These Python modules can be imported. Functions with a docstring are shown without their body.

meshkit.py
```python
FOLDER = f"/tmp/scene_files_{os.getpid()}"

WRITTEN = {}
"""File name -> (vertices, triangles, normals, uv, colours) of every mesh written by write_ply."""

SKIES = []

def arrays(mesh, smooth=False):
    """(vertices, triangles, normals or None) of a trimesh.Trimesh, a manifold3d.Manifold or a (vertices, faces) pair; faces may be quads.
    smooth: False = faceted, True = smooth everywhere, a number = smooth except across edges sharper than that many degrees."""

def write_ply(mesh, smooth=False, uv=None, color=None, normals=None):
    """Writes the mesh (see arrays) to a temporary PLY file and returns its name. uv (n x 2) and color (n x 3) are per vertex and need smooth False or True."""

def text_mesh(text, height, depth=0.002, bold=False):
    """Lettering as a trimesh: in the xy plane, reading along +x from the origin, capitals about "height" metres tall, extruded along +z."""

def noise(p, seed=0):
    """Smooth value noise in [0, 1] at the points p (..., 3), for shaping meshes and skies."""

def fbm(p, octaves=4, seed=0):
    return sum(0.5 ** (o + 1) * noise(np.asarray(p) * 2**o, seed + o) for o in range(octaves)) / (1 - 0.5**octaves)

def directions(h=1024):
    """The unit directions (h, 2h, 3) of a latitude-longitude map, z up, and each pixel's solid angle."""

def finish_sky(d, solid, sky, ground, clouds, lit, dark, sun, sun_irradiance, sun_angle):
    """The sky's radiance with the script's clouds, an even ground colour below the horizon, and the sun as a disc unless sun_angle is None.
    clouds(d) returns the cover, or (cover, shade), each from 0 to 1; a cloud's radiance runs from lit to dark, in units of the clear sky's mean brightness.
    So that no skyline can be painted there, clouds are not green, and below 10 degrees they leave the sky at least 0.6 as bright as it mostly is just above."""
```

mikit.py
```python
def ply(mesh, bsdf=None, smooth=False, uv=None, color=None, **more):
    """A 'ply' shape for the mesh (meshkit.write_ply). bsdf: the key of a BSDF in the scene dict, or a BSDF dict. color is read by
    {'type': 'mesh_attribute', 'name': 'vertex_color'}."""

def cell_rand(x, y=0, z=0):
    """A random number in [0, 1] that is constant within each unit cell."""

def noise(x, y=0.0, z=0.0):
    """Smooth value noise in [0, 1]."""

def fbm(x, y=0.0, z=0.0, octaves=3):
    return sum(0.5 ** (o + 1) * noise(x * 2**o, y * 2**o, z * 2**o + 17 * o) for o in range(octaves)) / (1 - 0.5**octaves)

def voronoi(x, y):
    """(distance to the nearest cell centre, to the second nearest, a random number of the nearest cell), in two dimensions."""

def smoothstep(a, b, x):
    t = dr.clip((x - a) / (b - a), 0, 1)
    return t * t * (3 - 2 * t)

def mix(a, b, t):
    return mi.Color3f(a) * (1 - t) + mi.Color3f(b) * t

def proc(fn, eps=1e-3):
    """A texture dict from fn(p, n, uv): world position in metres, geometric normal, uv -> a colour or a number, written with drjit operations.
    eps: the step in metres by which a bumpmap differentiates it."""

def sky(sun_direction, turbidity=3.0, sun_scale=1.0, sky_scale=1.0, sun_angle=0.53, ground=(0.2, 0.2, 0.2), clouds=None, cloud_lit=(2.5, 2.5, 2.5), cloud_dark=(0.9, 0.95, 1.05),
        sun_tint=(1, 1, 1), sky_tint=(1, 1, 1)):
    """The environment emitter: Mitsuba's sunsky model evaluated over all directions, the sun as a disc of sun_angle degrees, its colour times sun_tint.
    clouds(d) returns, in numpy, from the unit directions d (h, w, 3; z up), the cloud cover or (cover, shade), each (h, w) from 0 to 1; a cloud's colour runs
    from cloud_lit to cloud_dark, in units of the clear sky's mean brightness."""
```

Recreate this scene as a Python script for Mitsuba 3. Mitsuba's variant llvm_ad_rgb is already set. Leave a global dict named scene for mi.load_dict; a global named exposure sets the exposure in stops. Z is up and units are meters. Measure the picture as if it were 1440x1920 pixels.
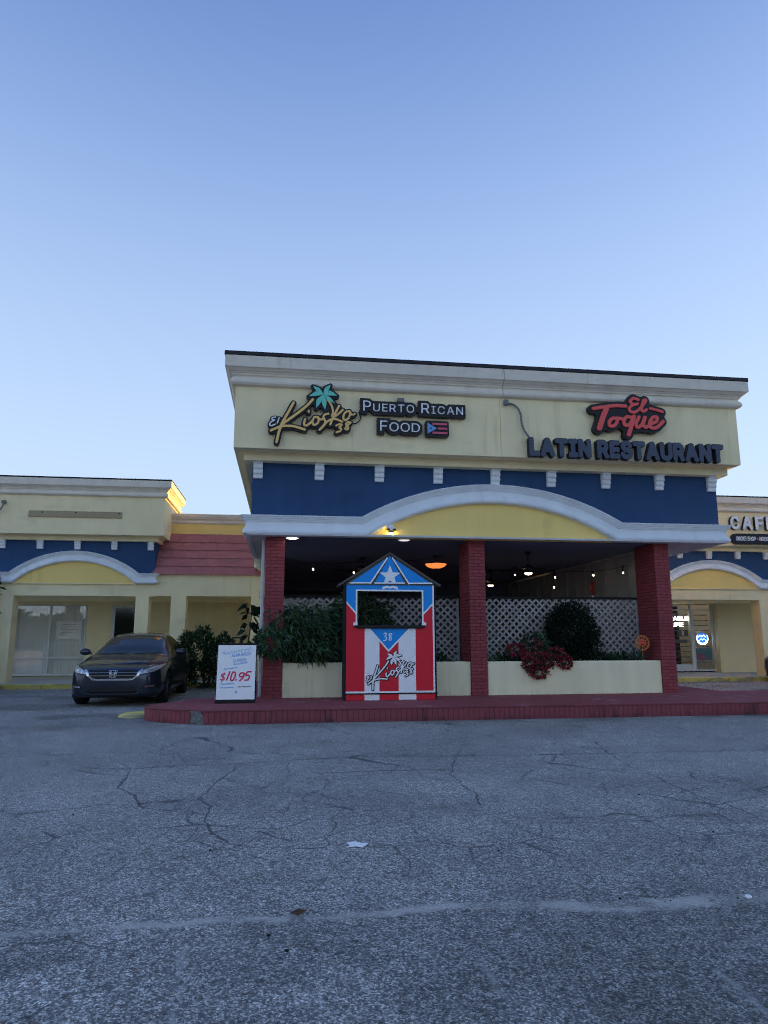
import math, random
import numpy as np, trimesh, drjit as dr, mitsuba as mi
import manifold3d as m3
from shapely.geometry import Polygon, LineString, Point, MultiPolygon, box as sbox
from shapely.ops import unary_union
from shapely import affinity
import mikit, meshkit
from mikit import proc, noise, fbm, voronoi, cell_rand, smoothstep, mix

random.seed(7); RNG = np.random.default_rng(7)
T = mi.ScalarTransform4f
scene, labels = {'type': 'scene'}, {}

# ------------------------------------------------------------------ camera, sky, exposure
EYE = np.array([0.0, 0.0, 1.3])
YAW, PITCH, ROLL = np.radians([8.06, 10.3, -0.12])
FWD = np.array([math.sin(YAW)*math.cos(PITCH), math.cos(YAW)*math.cos(PITCH), math.sin(PITCH)])
RGT = np.cross(FWD, [0, 0, 1]); RGT /= np.linalg.norm(RGT)
UPV = np.cross(RGT, FWD)
UPV = -RGT*math.sin(ROLL) + UPV*math.cos(ROLL)
scene['camera'] = {'type': 'perspective', 'fov': math.degrees(2*math.atan(720/1310)), 'fov_axis': 'x',
                   'near_clip': 0.1, 'far_clip': 2000.0,
                   'to_world': T().look_at(origin=EYE.tolist(), target=(EYE+FWD).tolist(), up=UPV.tolist())}
SUN_AZ, SUN_EL = math.radians(85), math.radians(9)
SUN = [math.sin(SUN_AZ)*math.cos(SUN_EL), math.cos(SUN_AZ)*math.cos(SUN_EL), math.sin(SUN_EL)]
def veil(d):                                 # thin even haze that pales the sky towards the horizon all round
    el = np.degrees(np.arcsin(np.clip(d[..., 2], -1, 1))); t = np.clip(el/54.0, 0, 1); return 0.8*(1-t*t*(3-2*t))
scene['sky'] = mikit.sky(SUN, turbidity=2.0, sun_scale=0.6, sky_scale=1.0, sun_tint=(1.0, 0.82, 0.5), sky_tint=(0.74, 0.765, 1.07), ground=(0.15, 0.15, 0.16), clouds=veil, cloud_lit=(1.14, 1.42, 1.72), cloud_dark=(1.14, 1.42, 1.72))
exposure = 3.87

# ------------------------------------------------------------------ materials
def diffuse(name, c, rough=0.8, spec=0.3):
    scene[name] = {'type': 'twosided', 'bsdf': {'type': 'principled', 'base_color': {'type': 'rgb', 'value': list(c)}, 'roughness': rough, 'specular': spec}}
    return name

def tex(name, fn, rough=0.85, spec=0.25, bump=None, scale=1.0, eps=2e-3):
    b = {'type': 'principled', 'base_color': proc(fn), 'roughness': rough, 'specular': spec}
    if bump is not None:
        b = {'type': 'bumpmap', 'scale': scale, 'tex': proc(bump, eps), 'bsdf': b}
    scene[name] = {'type': 'twosided', 'bsdf': b}
    return name

def emit(c, k=1.0):
    return {'type': 'area', 'radiance': {'type': 'rgb', 'value': [v*k for v in c]}}

def stucco(name, c, amount=0.10, streak=0.06):
    def fn(p, n, uv):
        a = fbm(p.x*0.9, p.y*0.9, p.z*0.9, 4)
        s = fbm(p.x*6.0, p.y*6.0, p.z*0.5, 3)
        d = smoothstep(0.62, 0.80, fbm(p.x*1.7+9, p.y*1.7, p.z*2.2, 4))
        r = smoothstep(0.60, 0.78, fbm(p.x*9+3, p.y*9, p.z*0.35, 3)) * smoothstep(0.40, 0.62, fbm(p.x*0.8, p.y*0.8, p.z*1.3+5, 3))
        t = mi.Color3f(*c) * (1.0 + amount*2*(a-0.5) + streak*2*(s-0.5) - 0.10*d)
        return t * mix((1, 1, 1), (0.90, 0.89, 0.86), r)
    return tex(name, fn, 0.9, 0.2, lambda p, n, uv: fbm(p.x*55, p.y*55, p.z*55, 2), 0.003, 3e-3)

stucco('cream', (0.88, 0.775, 0.48))
stucco('planter_cream', (0.88, 0.80, 0.53), 0.08, 0.10)
stucco('yellow', (0.93, 0.70, 0.245), 0.07, 0.05)
stucco('blue', (0.034, 0.080, 0.180), 0.12, 0.08)
stucco('trim_white', (0.76, 0.81, 0.84), 0.07, 0.08)
stucco('cornice_grey', (0.74, 0.69, 0.58), 0.07, 0.08)
stucco('soffit', (0.60, 0.60, 0.60), 0.06, 0.04)
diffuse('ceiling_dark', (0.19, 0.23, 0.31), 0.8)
diffuse('cap_dark', (0.018, 0.018, 0.024), 0.5)
diffuse('black', (0.012, 0.012, 0.014), 0.45)
diffuse('black_rough', (0.015, 0.015, 0.017), 0.8)
diffuse('dark_wood', (0.05, 0.045, 0.04), 0.7)
diffuse('grey_wall', (0.40, 0.40, 0.38), 0.7)
diffuse('white_paint', (0.75, 0.75, 0.75), 0.5)
diffuse('window_frame', (0.66, 0.69, 0.70), 0.4)
diffuse('tan_board', (0.40, 0.33, 0.20), 0.9)
diffuse('conduit_grey', (0.16, 0.18, 0.19), 0.5)
diffuse('poster_white', (0.86, 0.86, 0.84), 0.7)
diffuse('ink_grey', (0.22, 0.22, 0.25), 0.8)
diffuse('sign_white', (0.90, 0.90, 0.90), 0.4)
diffuse('sign_blue', (0.16, 0.36, 0.66), 0.5)
diffuse('sign_red', (0.62, 0.03, 0.09), 0.5)
diffuse('flag_blue', (0.005, 0.28, 0.78), 0.45)
diffuse('flag_red', (0.72, 0.016, 0.036), 0.45)
diffuse('flag_white', (0.92, 0.92, 0.92), 0.5)
diffuse('sign_black', (0.010, 0.011, 0.016), 0.45)
diffuse('letter_grey', (0.062, 0.080, 0.120), 0.5)
diffuse('letter_white', (0.82, 0.84, 0.88), 0.4)
diffuse('logo_gold', (0.84, 0.56, 0.20), 0.45)
diffuse('logo_teal', (0.16, 0.62, 0.50), 0.45)
diffuse('logo_red', (0.80, 0.11, 0.10), 0.45)
diffuse('letter_side', (0.010, 0.012, 0.02), 0.5)
diffuse('pink_red', (0.62, 0.12, 0.19), 0.5)
diffuse('terracotta', (0.42, 0.12, 0.05), 0.7)
diffuse('rust_orange', (0.55, 0.17, 0.05), 0.6)
diffuse('spinner_red', (0.65, 0.10, 0.05), 0.5)
diffuse('soil', (0.02, 0.017, 0.014), 0.95)
diffuse('bark', (0.06, 0.045, 0.035), 0.9)
diffuse('roof_edge', (0.10, 0.095, 0.085), 0.8)
diffuse('amber_glass', (0.75, 0.42, 0.2), 0.4)
diffuse('fan_brown', (0.018, 0.016, 0.016), 0.5)
diffuse('teal_print', (0.06, 0.18, 0.20), 0.5)
diffuse('blinds', (0.84, 0.87, 0.87), 0.7)
diffuse('interior_dark', (0.02, 0.02, 0.022), 0.9)
diffuse('shelf_grey', (0.10, 0.11, 0.12), 0.6)
scene['glass_pane'] = {'type': 'thindielectric', 'int_ior': 1.8}
scene['door_glass'] = {'type': 'thindielectric', 'int_ior': 1.45}
scene['dark_glass'] = {'type': 'twosided', 'bsdf': {'type': 'principled', 'base_color': {'type': 'rgb', 'value': [0.012, 0.013, 0.016]}, 'roughness': 0.06, 'specular': 0.9}}
scene['car_glass'] = {'type': 'twosided', 'bsdf': {'type': 'principled', 'base_color': {'type': 'rgb', 'value': [0.008, 0.009, 0.012]}, 'roughness': 0.05, 'specular': 0.9}}
scene['car_paint'] = {'type': 'twosided', 'bsdf': {'type': 'principled', 'base_color': {'type': 'rgb', 'value': [0.026, 0.036, 0.058]}, 'metallic': 0.5, 'roughness': 0.1, 'clearcoat': 0.9, 'clearcoat_gloss': 0.95}}
scene['car_paint_blue'] = {'type': 'twosided', 'bsdf': {'type': 'principled', 'base_color': {'type': 'rgb', 'value': [0.008, 0.010, 0.026]}, 'metallic': 0.2, 'roughness': 0.35, 'clearcoat': 0.9, 'clearcoat_gloss': 0.95}}
scene['chrome'] = {'type': 'twosided', 'bsdf': {'type': 'principled', 'base_color': {'type': 'rgb', 'value': [0.75, 0.76, 0.78]}, 'metallic': 1.0, 'roughness': 0.15}}
scene['rim_metal'] = {'type': 'twosided', 'bsdf': {'type': 'principled', 'base_color': {'type': 'rgb', 'value': [0.25, 0.25, 0.26]}, 'metallic': 0.9, 'roughness': 0.35}}
scene['headlight_glass'] = {'type': 'twosided', 'bsdf': {'type': 'principled', 'base_color': {'type': 'rgb', 'value': [0.42, 0.43, 0.41]}, 'metallic': 0.4, 'roughness': 0.15, 'clearcoat': 1.0}}
diffuse('tyre', (0.014, 0.014, 0.015), 0.85)

def brick_fn(p, n, uv):
    c = cell_rand(p.x/0.205, p.y/0.205, p.z/0.0665)
    w = fbm(p.x*14, p.y*14, p.z*14, 3)
    return mix((0.235, 0.042, 0.050), (0.345, 0.072, 0.078), 0.5*c + 0.5*w) * (0.85 + 0.3*fbm(p.x*2, p.y*2, p.z*2, 2))
tex('brick', brick_fn, 0.7, 0.35, lambda p, n, uv: fbm(p.x*70, p.y*70, p.z*70, 2), 0.004, 3e-3)
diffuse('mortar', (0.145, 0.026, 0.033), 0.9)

def deck_fn(p, n, uv):
    a = fbm(p.x*1.3, p.y*1.3, p.z, 4)
    w = smoothstep(0.66, 0.78, fbm(p.x*5+3, p.y*5, p.z*5, 4))
    c = mix((0.16, 0.036, 0.044), (0.25, 0.064, 0.070), a)
    return mix(c, (0.26, 0.20, 0.20), 0.35*w)
tex('deck_red', deck_fn, 0.75, 0.35, lambda p, n, uv: fbm(p.x*40, p.y*40, p.z*40, 3), 0.006, 3e-3)

def deckface_fn(p, n, uv):
    a = fbm(p.x*2.3, p.y*2.3, p.z*2.0, 4)
    s = smoothstep(0.56, 0.78, fbm(p.x*7+1, p.y*7, p.z*1.5, 4))
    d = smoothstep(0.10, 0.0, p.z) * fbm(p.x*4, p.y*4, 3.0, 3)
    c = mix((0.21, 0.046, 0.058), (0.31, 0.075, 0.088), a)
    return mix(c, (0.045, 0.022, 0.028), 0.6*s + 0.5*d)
tex('deck_brick', deckface_fn, 0.75, 0.35, lambda p, n, uv: fbm(p.x*45, p.y*45, p.z*45, 3), 0.008, 3e-3)

def concrete_fn(p, n, uv):
    a = fbm(p.x*1.1, p.y*1.1, p.z, 4); b = noise(p.x*90, p.y*90, p.z*90)
    return mi.Color3f(0.36, 0.36, 0.345) * (0.65 + 0.5*a + 0.2*b)
tex('concrete', concrete_fn, 0.9, 0.25, lambda p, n, uv: fbm(p.x*60, p.y*60, p.z*60, 3), 0.006, 3e-3)

def rubble_fn(p, n, uv):
    return mi.Color3f(0.23, 0.225, 0.21) * (0.25 + 1.1*fbm(p.x*22, p.y*22, p.z*22, 3))
tex('rubble', rubble_fn, 0.95, 0.2, lambda p, n, uv: fbm(p.x*30, p.y*30, p.z*30, 3), 0.03, 3e-3)

def kerb_fn(p, n, uv):
    w = smoothstep(0.50, 0.66, fbm(p.x*3.5, p.y*6, p.z*6, 4))
    return mix((0.62, 0.52, 0.14), (0.27, 0.25, 0.20), 0.75*w) * (0.75 + 0.4*fbm(p.x*9, p.y*9, p.z*9, 3))
tex('kerb_yellow', kerb_fn, 0.85, 0.3, lambda p, n, uv: fbm(p.x*40, p.y*40, p.z*40, 3), 0.006, 3e-3)

def shingle_fn(p, n, uv):
    c = cell_rand(p.x/0.33, p.z/0.26, 1.0)
    w = fbm(p.x*9, p.y*9, p.z*9, 3)
    return mix((0.37, 0.135, 0.140), (0.50, 0.205, 0.205), 0.4*c + 0.6*w)
tex('shingle', shingle_fn, 0.85, 0.25, lambda p, n, uv: fbm(p.x*60, p.y*60, p.z*60, 2), 0.005, 3e-3)

def lattice_fn(p, n, uv):
    return mi.Color3f(0.40, 0.385, 0.37) * (0.6 + 0.8*fbm(p.x*8, p.y*8, p.z*8, 3))
tex('lattice_wood', lattice_fn, 0.85, 0.2)

# worn asphalt: aggregate, old patches, hairline cracks and a sandy seam
CRACKS = [[(-1.99, 7.9), (-1.52, 7.77), (-1.08, 7.88), (-0.48, 7.92), (0.43, 8.09), (0.73, 8.22), (1.92, 8.04), (3.08, 7.97), (4.12, 7.96), (5.7, 7.92)], [(-1.78, 8.36), (-1.51, 7.74), (-1.46, 7.31), (-1.43, 6.81), (-1.23, 6.48), (-1.1, 6.07), (-0.92, 5.9), (-0.74, 5.91)], [(-0.47, 7.73), (-0.5, 7.32), (-0.59, 6.92), (-0.66, 6.23), (-0.55, 6.02), (-0.54, 5.6), (-0.44, 5.15), (-0.32, 4.94), (-0.01, 4.78), (0.29, 4.73)], [(2.13, 8.51), (1.93, 7.96), (1.65, 7.05), (1.63, 6.42), (1.64, 6.04), (1.58, 5.7)], [(3.99, 8.89), (3.73, 7.98), (3.59, 7.2), (3.55, 6.49), (3.46, 5.81), (3.52, 5.32), (3.49, 4.92)], [(0.38, 7.24), (1.03, 7.29), (1.73, 7.24)], [(-3.13, 8.74), (-2.69, 8.78), (-2.29, 8.8)]]
PALE = [[(-0.4, 3.52), (-0.39, 3.25), (-0.34, 2.97), (-0.34, 2.75)], [(0.83, 3.07), (0.83, 2.72)], [(1.73, 2.84), (1.72, 2.52)], [(-0.0, 4.31), (0.34, 4.08), (0.78, 3.91), (1.29, 3.7)]]
SEAM = [(-1.23, 3.63), (-0.9, 3.66), (-0.54, 3.65), (-0.25, 3.67), (0.0, 3.65), (0.33, 3.62), (0.85, 3.63), (1.25, 3.6), (1.79, 3.56), (2.08, 3.56), (2.51, 3.59)]

def polyline_distance(x, y, pl):
    d = mi.Float(1e9)
    for (ax, ay), (bx, by) in zip(pl[:-1], pl[1:]):
        ux, uy = bx-ax, by-ay
        t = dr.clip(((x-ax)*ux + (y-ay)*uy)/(ux*ux+uy*uy), 0, 1)
        d = dr.minimum(d, dr.square(x-ax-t*ux) + dr.square(y-ay-t*uy))
    return dr.sqrt(d)

def asphalt_fn(p, n, uv):
    x, y = mi.Float(p.x), mi.Float(p.y)
    d1, d2, cr = voronoi(x/0.0085, y/0.0085)
    g2 = fbm(x*55, y*55, 5.0, 2)
    stone = mix((0.112, 0.110, 0.108), (0.50, 0.48, 0.445), cr*cr) * (0.72 + 0.5*smoothstep(0.0, 0.45, d2-d1))
    big = fbm(x*0.55+4, y*0.8, 1.0, 4)
    mid = fbm(x*2.4, y*3.2, 2.0, 4)
    near = smoothstep(4.2, 3.2, y + 0.5*(mid-0.5))
    c = stone * (0.68 + 0.50*big + 0.36*mid) * (0.46 + 1.08*g2)
    pm = fbm(x*1.7+2, y*1.7, 7.0, 4)
    c = c * (1.0 - near*(0.34*smoothstep(0.62, 0.40, pm) - 0.10))
    right = smoothstep(5.3, 4.4, y + 0.6*(mid-0.5)) * smoothstep(0.6, 1.6, x)
    c = c * (1.0 - 0.20*right)
    blotch = smoothstep(0.64, 0.72, fbm(x*5+7, y*7, 4.0, 3))
    c = c * (1.0 - 0.13*blotch)
    jx, jy = x + 0.07*(fbm(x*6, y*6, 3.0, 4)-0.5), y + 0.09*(fbm(x*6+40, y*6, 3.0, 4)-0.5)
    dc = mi.Float(1e9)
    for i, pl in enumerate(CRACKS):                  # the cracks that run along the kerb are the widest
        dc = dr.minimum(dc, polyline_distance(jx, jy, pl) - (0.016 if i in (0, 5, 6) else 0.003))
    wide = 0.004 + 0.009*smoothstep(0.35, 0.75, fbm(x*3.3, y*3.3, 9.0, 3))
    c = mix(c, (0.040, 0.040, 0.044), 0.78*smoothstep(wide, wide*0.3, dc))
    kx, ky = jx + 0.35*(fbm(x*1.6, y*1.6, 41.0, 3)-0.5), jy + 0.35*(fbm(x*1.6+20, y*1.6, 41.0, 3)-0.5)
    v1, v2, vr = voronoi(kx*0.75+3, ky*0.75)          # a faint net of old hairline cracks
    w1, w2, wr_ = voronoi(kx*1.7+9, ky*1.7)
    net = smoothstep(0.026, 0.006, v2-v1) * smoothstep(0.36, 0.54, fbm(x*0.7+30, y*0.7, 5.0, 3)) * (0.35 + 0.65*smoothstep(3.5, 5.5, y)) * smoothstep(0.25, 0.55, fbm(x*4, y*4, 44.0, 3))
    net = dr.maximum(net, 0.8*smoothstep(0.034, 0.010, w2-w1) * smoothstep(0.42, 0.56, fbm(x*0.6+3, y*0.6, 15.0, 3)))
    c = mix(c, (0.040, 0.040, 0.044), 0.78*net)
    oil = smoothstep(0.60, 0.74, fbm(x*0.9+50, y*1.2, 21.0, 3)) * (0.4 + 0.6*fbm(x*8, y*8, 22.0, 3))
    c = c * (1.0 - 0.18*oil)
    kerbdirt = smoothstep(0.55, 0.05, dr.abs(y-11.35)) * smoothstep(0.35, 0.65, fbm(x*1.7, y*3, 31.0, 3))
    c = mix(c, mi.Color3f(0.12, 0.11, 0.09)*(0.6+0.8*noise(x*70, y*70, 3.0)), 0.6*kerbdirt)
    dp = mi.Float(1e9)
    for pl in PALE:
        dp = dr.minimum(dp, polyline_distance(jx, jy, pl))
    c = mix(c, (0.36, 0.35, 0.34), 0.50*smoothstep(0.030, 0.000, dp)*smoothstep(0.35, 0.55, fbm(x*9, y*9, 2.0, 3)))
    ds = polyline_distance(x, y + 0.13*(fbm(x*2.1+11, y*1.0, 6.0, 3)-0.5) + 0.05*(fbm(x*14+11, y*14, 6.0, 3)-0.5), SEAM)
    seamw = 0.044 + 0.09*smoothstep(0.6, 1.6, x) * fbm(x*4, y*4, 8.0, 3) + 0.012*noise(x*6, y*6, 2.0)
    c = mix(c, mi.Color3f(0.42, 0.40, 0.37)*(0.8+0.4*noise(x*120, y*120, 1.0)), (0.22+0.62*smoothstep(0.36, 0.62, fbm(x*5, y*9, 13.0, 4)))*smoothstep(seamw*1.15, seamw*0.25, ds))
    dark = smoothstep(0.5, 0.7, fbm(x*0.8+20, y*1.3, 12.0, 3)) * smoothstep(10.0, 12.0, y)
    return c * (1.0 - 0.35*dark)

def asphalt_bump(p, n, uv):
    d1, d2, cr = voronoi(p.x/0.0085, p.y/0.0085)
    return cr*smoothstep(0.0, 0.5, d2-d1) + 0.8*noise(p.x*20, p.y*20, 3.0)
tex('asphalt', asphalt_fn, 0.85, 0.35, asphalt_bump, 0.0022, 2.0e-3)

def leafmat(name, rough=0.5, trans=0.25):
    scene[name] = {'type': 'principledthin', 'base_color': {'type': 'mesh_attribute', 'name': 'vertex_color'}, 'roughness': rough, 'diff_trans': trans, 'eta': 1.4}
    return name
leafmat('leaf'); leafmat('leaf_gloss', 0.3, 0.15)

# ------------------------------------------------------------------ helpers
def key_for(k):
    if k not in scene and k not in labels: return k
    i = 1
    while f'{k}_{i:03d}' in scene or f'{k}_{i:03d}' in labels: i += 1
    return f'{k}_{i:03d}'

def thing(name, label, cat, group=None):
    k = key_for(name); labels[k] = {'label': label, 'category': cat}
    if group: labels[k]['group'] = group
    return k

def structure(name, mesh, mat, label, smooth=False):
    k = key_for(name); scene[k] = mikit.ply(mesh, mat, smooth); labels[k] = {'label': label, 'kind': 'structure'}
    return k

def part(parent, name, mesh, mat, smooth=False, label=None, stuff=False, **more):
    k = key_for(f'{parent}__{name}')
    scene[k] = mikit.ply(mesh, mat, smooth, **more)
    if label or stuff:
        labels[k] = {}
        if label: labels[k]['label'] = label
        if stuff: labels[k]['kind'] = 'stuff'
    return k

def single(name, label, cat, mesh, mat, smooth=False, group=None, **more):
    k = thing(name, label, cat, group); scene[k] = mikit.ply(mesh, mat, smooth, **more)
    return k

def cat(meshes):
    meshes = [m for m in meshes if m is not None]
    return trimesh.util.concatenate(meshes) if len(meshes) > 1 else meshes[0]

def box(x0, x1, y0, y1, z0, z1):
    m = trimesh.creation.box((x1-x0, y1-y0, z1-z0)); m.apply_translation(((x0+x1)/2, (y0+y1)/2, (z0+z1)/2)); return m

def bbox(x0, x1, y0, y1, z0, z1, r=0.01):
    pts = []
    for x in ((x0, 1), (x1, -1)):
        for y in ((y0, 1), (y1, -1)):
            for z in ((z0, 1), (z1, -1)):
                for dx, dy, dz in ((1, 1, 0), (1, 0, 1), (0, 1, 1)):
                    pts.append((x[0]+x[1]*r*dx, y[0]+y[1]*r*dy, z[0]+z[1]*r*dz))
    return trimesh.convex.convex_hull(np.array(pts))

def polys(s): return [g for g in getattr(s, 'geoms', [s]) if g.geom_type == 'Polygon' and g.area > 1e-7]

def prism(shape, y0, y1):
    """shape in (x, z), extruded from y0 (front) to y1"""
    out = []
    for g in polys(shape):
        m = trimesh.creation.extrude_polygon(g, y1-y0, engine='earcut')
        v = m.vertices; m = trimesh.Trimesh(np.column_stack([v[:, 0], y0+v[:, 2], v[:, 1]]), m.faces[:, ::-1], process=False)
        out.append(m)
    return cat(out)

def prism_x(shape, x0, x1):
    """shape in (y, z), extruded along x"""
    out = []
    for g in polys(shape):
        m = trimesh.creation.extrude_polygon(g, x1-x0, engine='earcut')
        v = m.vertices; out.append(trimesh.Trimesh(np.column_stack([x0+v[:, 2], v[:, 0], v[:, 1]]), m.faces, process=False))
    return cat(out)

def prism_z(shape, z0, z1):
    m = cat([trimesh.creation.extrude_polygon(g, z1-z0, engine='earcut') for g in polys(shape)]); m.apply_translation((0, 0, z0)); return m

def spline(pts, n=8):
    p = np.array(pts, float)
    if len(p) < 3: return p
    q = np.vstack([2*p[0]-p[1], p, 2*p[-1]-p[-2]]); out = []
    for i in range(1, len(q)-2):
        a, b, c, d = q[i-1], q[i], q[i+1], q[i+2]
        for t in np.linspace(0, 1, n, endpoint=False):
            out.append(0.5*((2*b) + (c-a)*t + (2*a-5*b+4*c-d)*t*t + (3*b-a-3*c+d)*t**3))
    out.append(p[-1]); return np.array(out)

def strokes(data):
    return unary_union([LineString(spline(p)).buffer(w/2, quad_segs=6) for w, p in data])

def tube(points, r, n=8):
    p = np.array(points, float); t = np.gradient(p, axis=0); t /= np.linalg.norm(t, axis=1)[:, None]+1e-12
    a = np.cross(t, np.where(np.abs(t[:, 2:]) < .9, [0, 0, 1.], [1., 0, 0])); a /= np.linalg.norm(a, axis=1)[:, None]; b = np.cross(t, a)
    ang = np.arange(n)*2*np.pi/n; rr = np.broadcast_to(r, (len(p),))
    v = p[:, None]+rr[:, None, None]*(np.cos(ang)[None, :, None]*a[:, None]+np.sin(ang)[None, :, None]*b[:, None])
    f = []
    for i in range(len(p)-1):
        for j in range(n):
            k = (j+1) % n; f.append((i*n+j, i*n+k, (i+1)*n+k, (i+1)*n+j))
    f = np.array(f); m = trimesh.Trimesh(v.reshape(-1, 3), np.vstack([f[:, [0, 1, 2]], f[:, [0, 2, 3]]]), process=False)
    return m

def lathe(profile, x, y, n=24):
    """profile of (radius, z) rows, revolved about the vertical through x, y"""
    m = trimesh.creation.revolve(np.array(profile, float), sections=n); m.apply_translation((x, y, 0)); return m

def lamp_mesh(profile, x, y, n=24):
    m = lathe(profile, x, y, n)
    if (m.face_normals*m.area_faces[:, None]).sum(0)[2] > 0: m.invert()
    return m

def grid(V):
    """V (a, b, 3) -> quads mesh"""
    a, b = V.shape[:2]; i, j = np.meshgrid(np.arange(a-1), np.arange(b-1), indexing='ij')
    q = np.stack([i*b+j, (i+1)*b+j, (i+1)*b+j+1, i*b+j+1], -1).reshape(-1, 4)
    return trimesh.Trimesh(V.reshape(-1, 3), np.vstack([q[:, [0, 1, 2]], q[:, [0, 2, 3]]]), process=False)

def moulding(x0, x1, y0, yb, prof, left=True, right=True):
    """profile of (outward offset, z) run along the front of the block x0..x1 at y0, returning along its sides to yb"""
    rows = []
    for o, z in prof:
        r = [(x0-o, yb, z), (x0-o, y0-o, z)] if left else [(x0, y0-o, z)]
        r += [(x1+o, y0-o, z), (x1+o, yb, z)] if right else [(x1, y0-o, z)]
        rows.append(r)
    return grid(np.array(rows))

def text_poly(s, h, bold=False, grow=0.0):
    m = meshkit.text_mesh(s, h, 0.01, bold)
    tri = m.triangles; top = tri[np.all(np.abs(tri[:, :, 2]-0.01) < 1e-6, axis=1)]
    g = unary_union([Polygon(t[:, :2]).buffer(1e-5) for t in top])
    return g.buffer(grow) if grow else g

def fit(shape, x0, x1, z0, z1):
    a, b, c, d = shape.bounds
    return affinity.translate(affinity.scale(shape, (x1-x0)/(c-a), (z1-z0)/(d-b), origin=(a, b)), x0-a, z0-b)

# leaves: many small folded blades, coloured per vertex
def leaves(pos, direction, length, width, col, colvar=0.25, droop=0.0, seed=0, jitter=0.6):
    r = np.random.default_rng(seed); n = len(pos)
    d = direction/np.linalg.norm(direction, axis=1)[:, None] + jitter*r.normal(size=(n, 3)); d /= np.linalg.norm(d, axis=1)[:, None]
    s = np.cross(d, r.normal(size=(n, 3))); s /= np.linalg.norm(s, axis=1)[:, None]; u = np.cross(s, d)
    L = length*(0.6+0.8*r.random(n))[:, None]; Wd = width*(0.7+0.6*r.random(n))[:, None]
    mid = pos+d*L*0.45; tip = pos+d*L + np.array([0, 0, -1])*droop*L
    v = np.stack([pos, mid+s*Wd/2+u*Wd*0.15, tip, mid-s*Wd/2+u*Wd*0.15, mid-np.array([0, 0, 1])*droop*L*0.2], 1)
    f = np.array([[0, 1, 4], [1, 2, 4], [2, 3, 4], [3, 0, 4]])
    F = (f[None]+(np.arange(n)*5)[:, None, None]).reshape(-1, 3)
    c = np.array(col)[None, :]*(1-colvar+2*colvar*r.random((n, 1)))*(1+0.15*r.normal(size=(n, 3)))
    return trimesh.Trimesh(v.reshape(-1, 3), F, process=False), np.clip(np.repeat(c, 5, axis=0), 0.002, 1)

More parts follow.
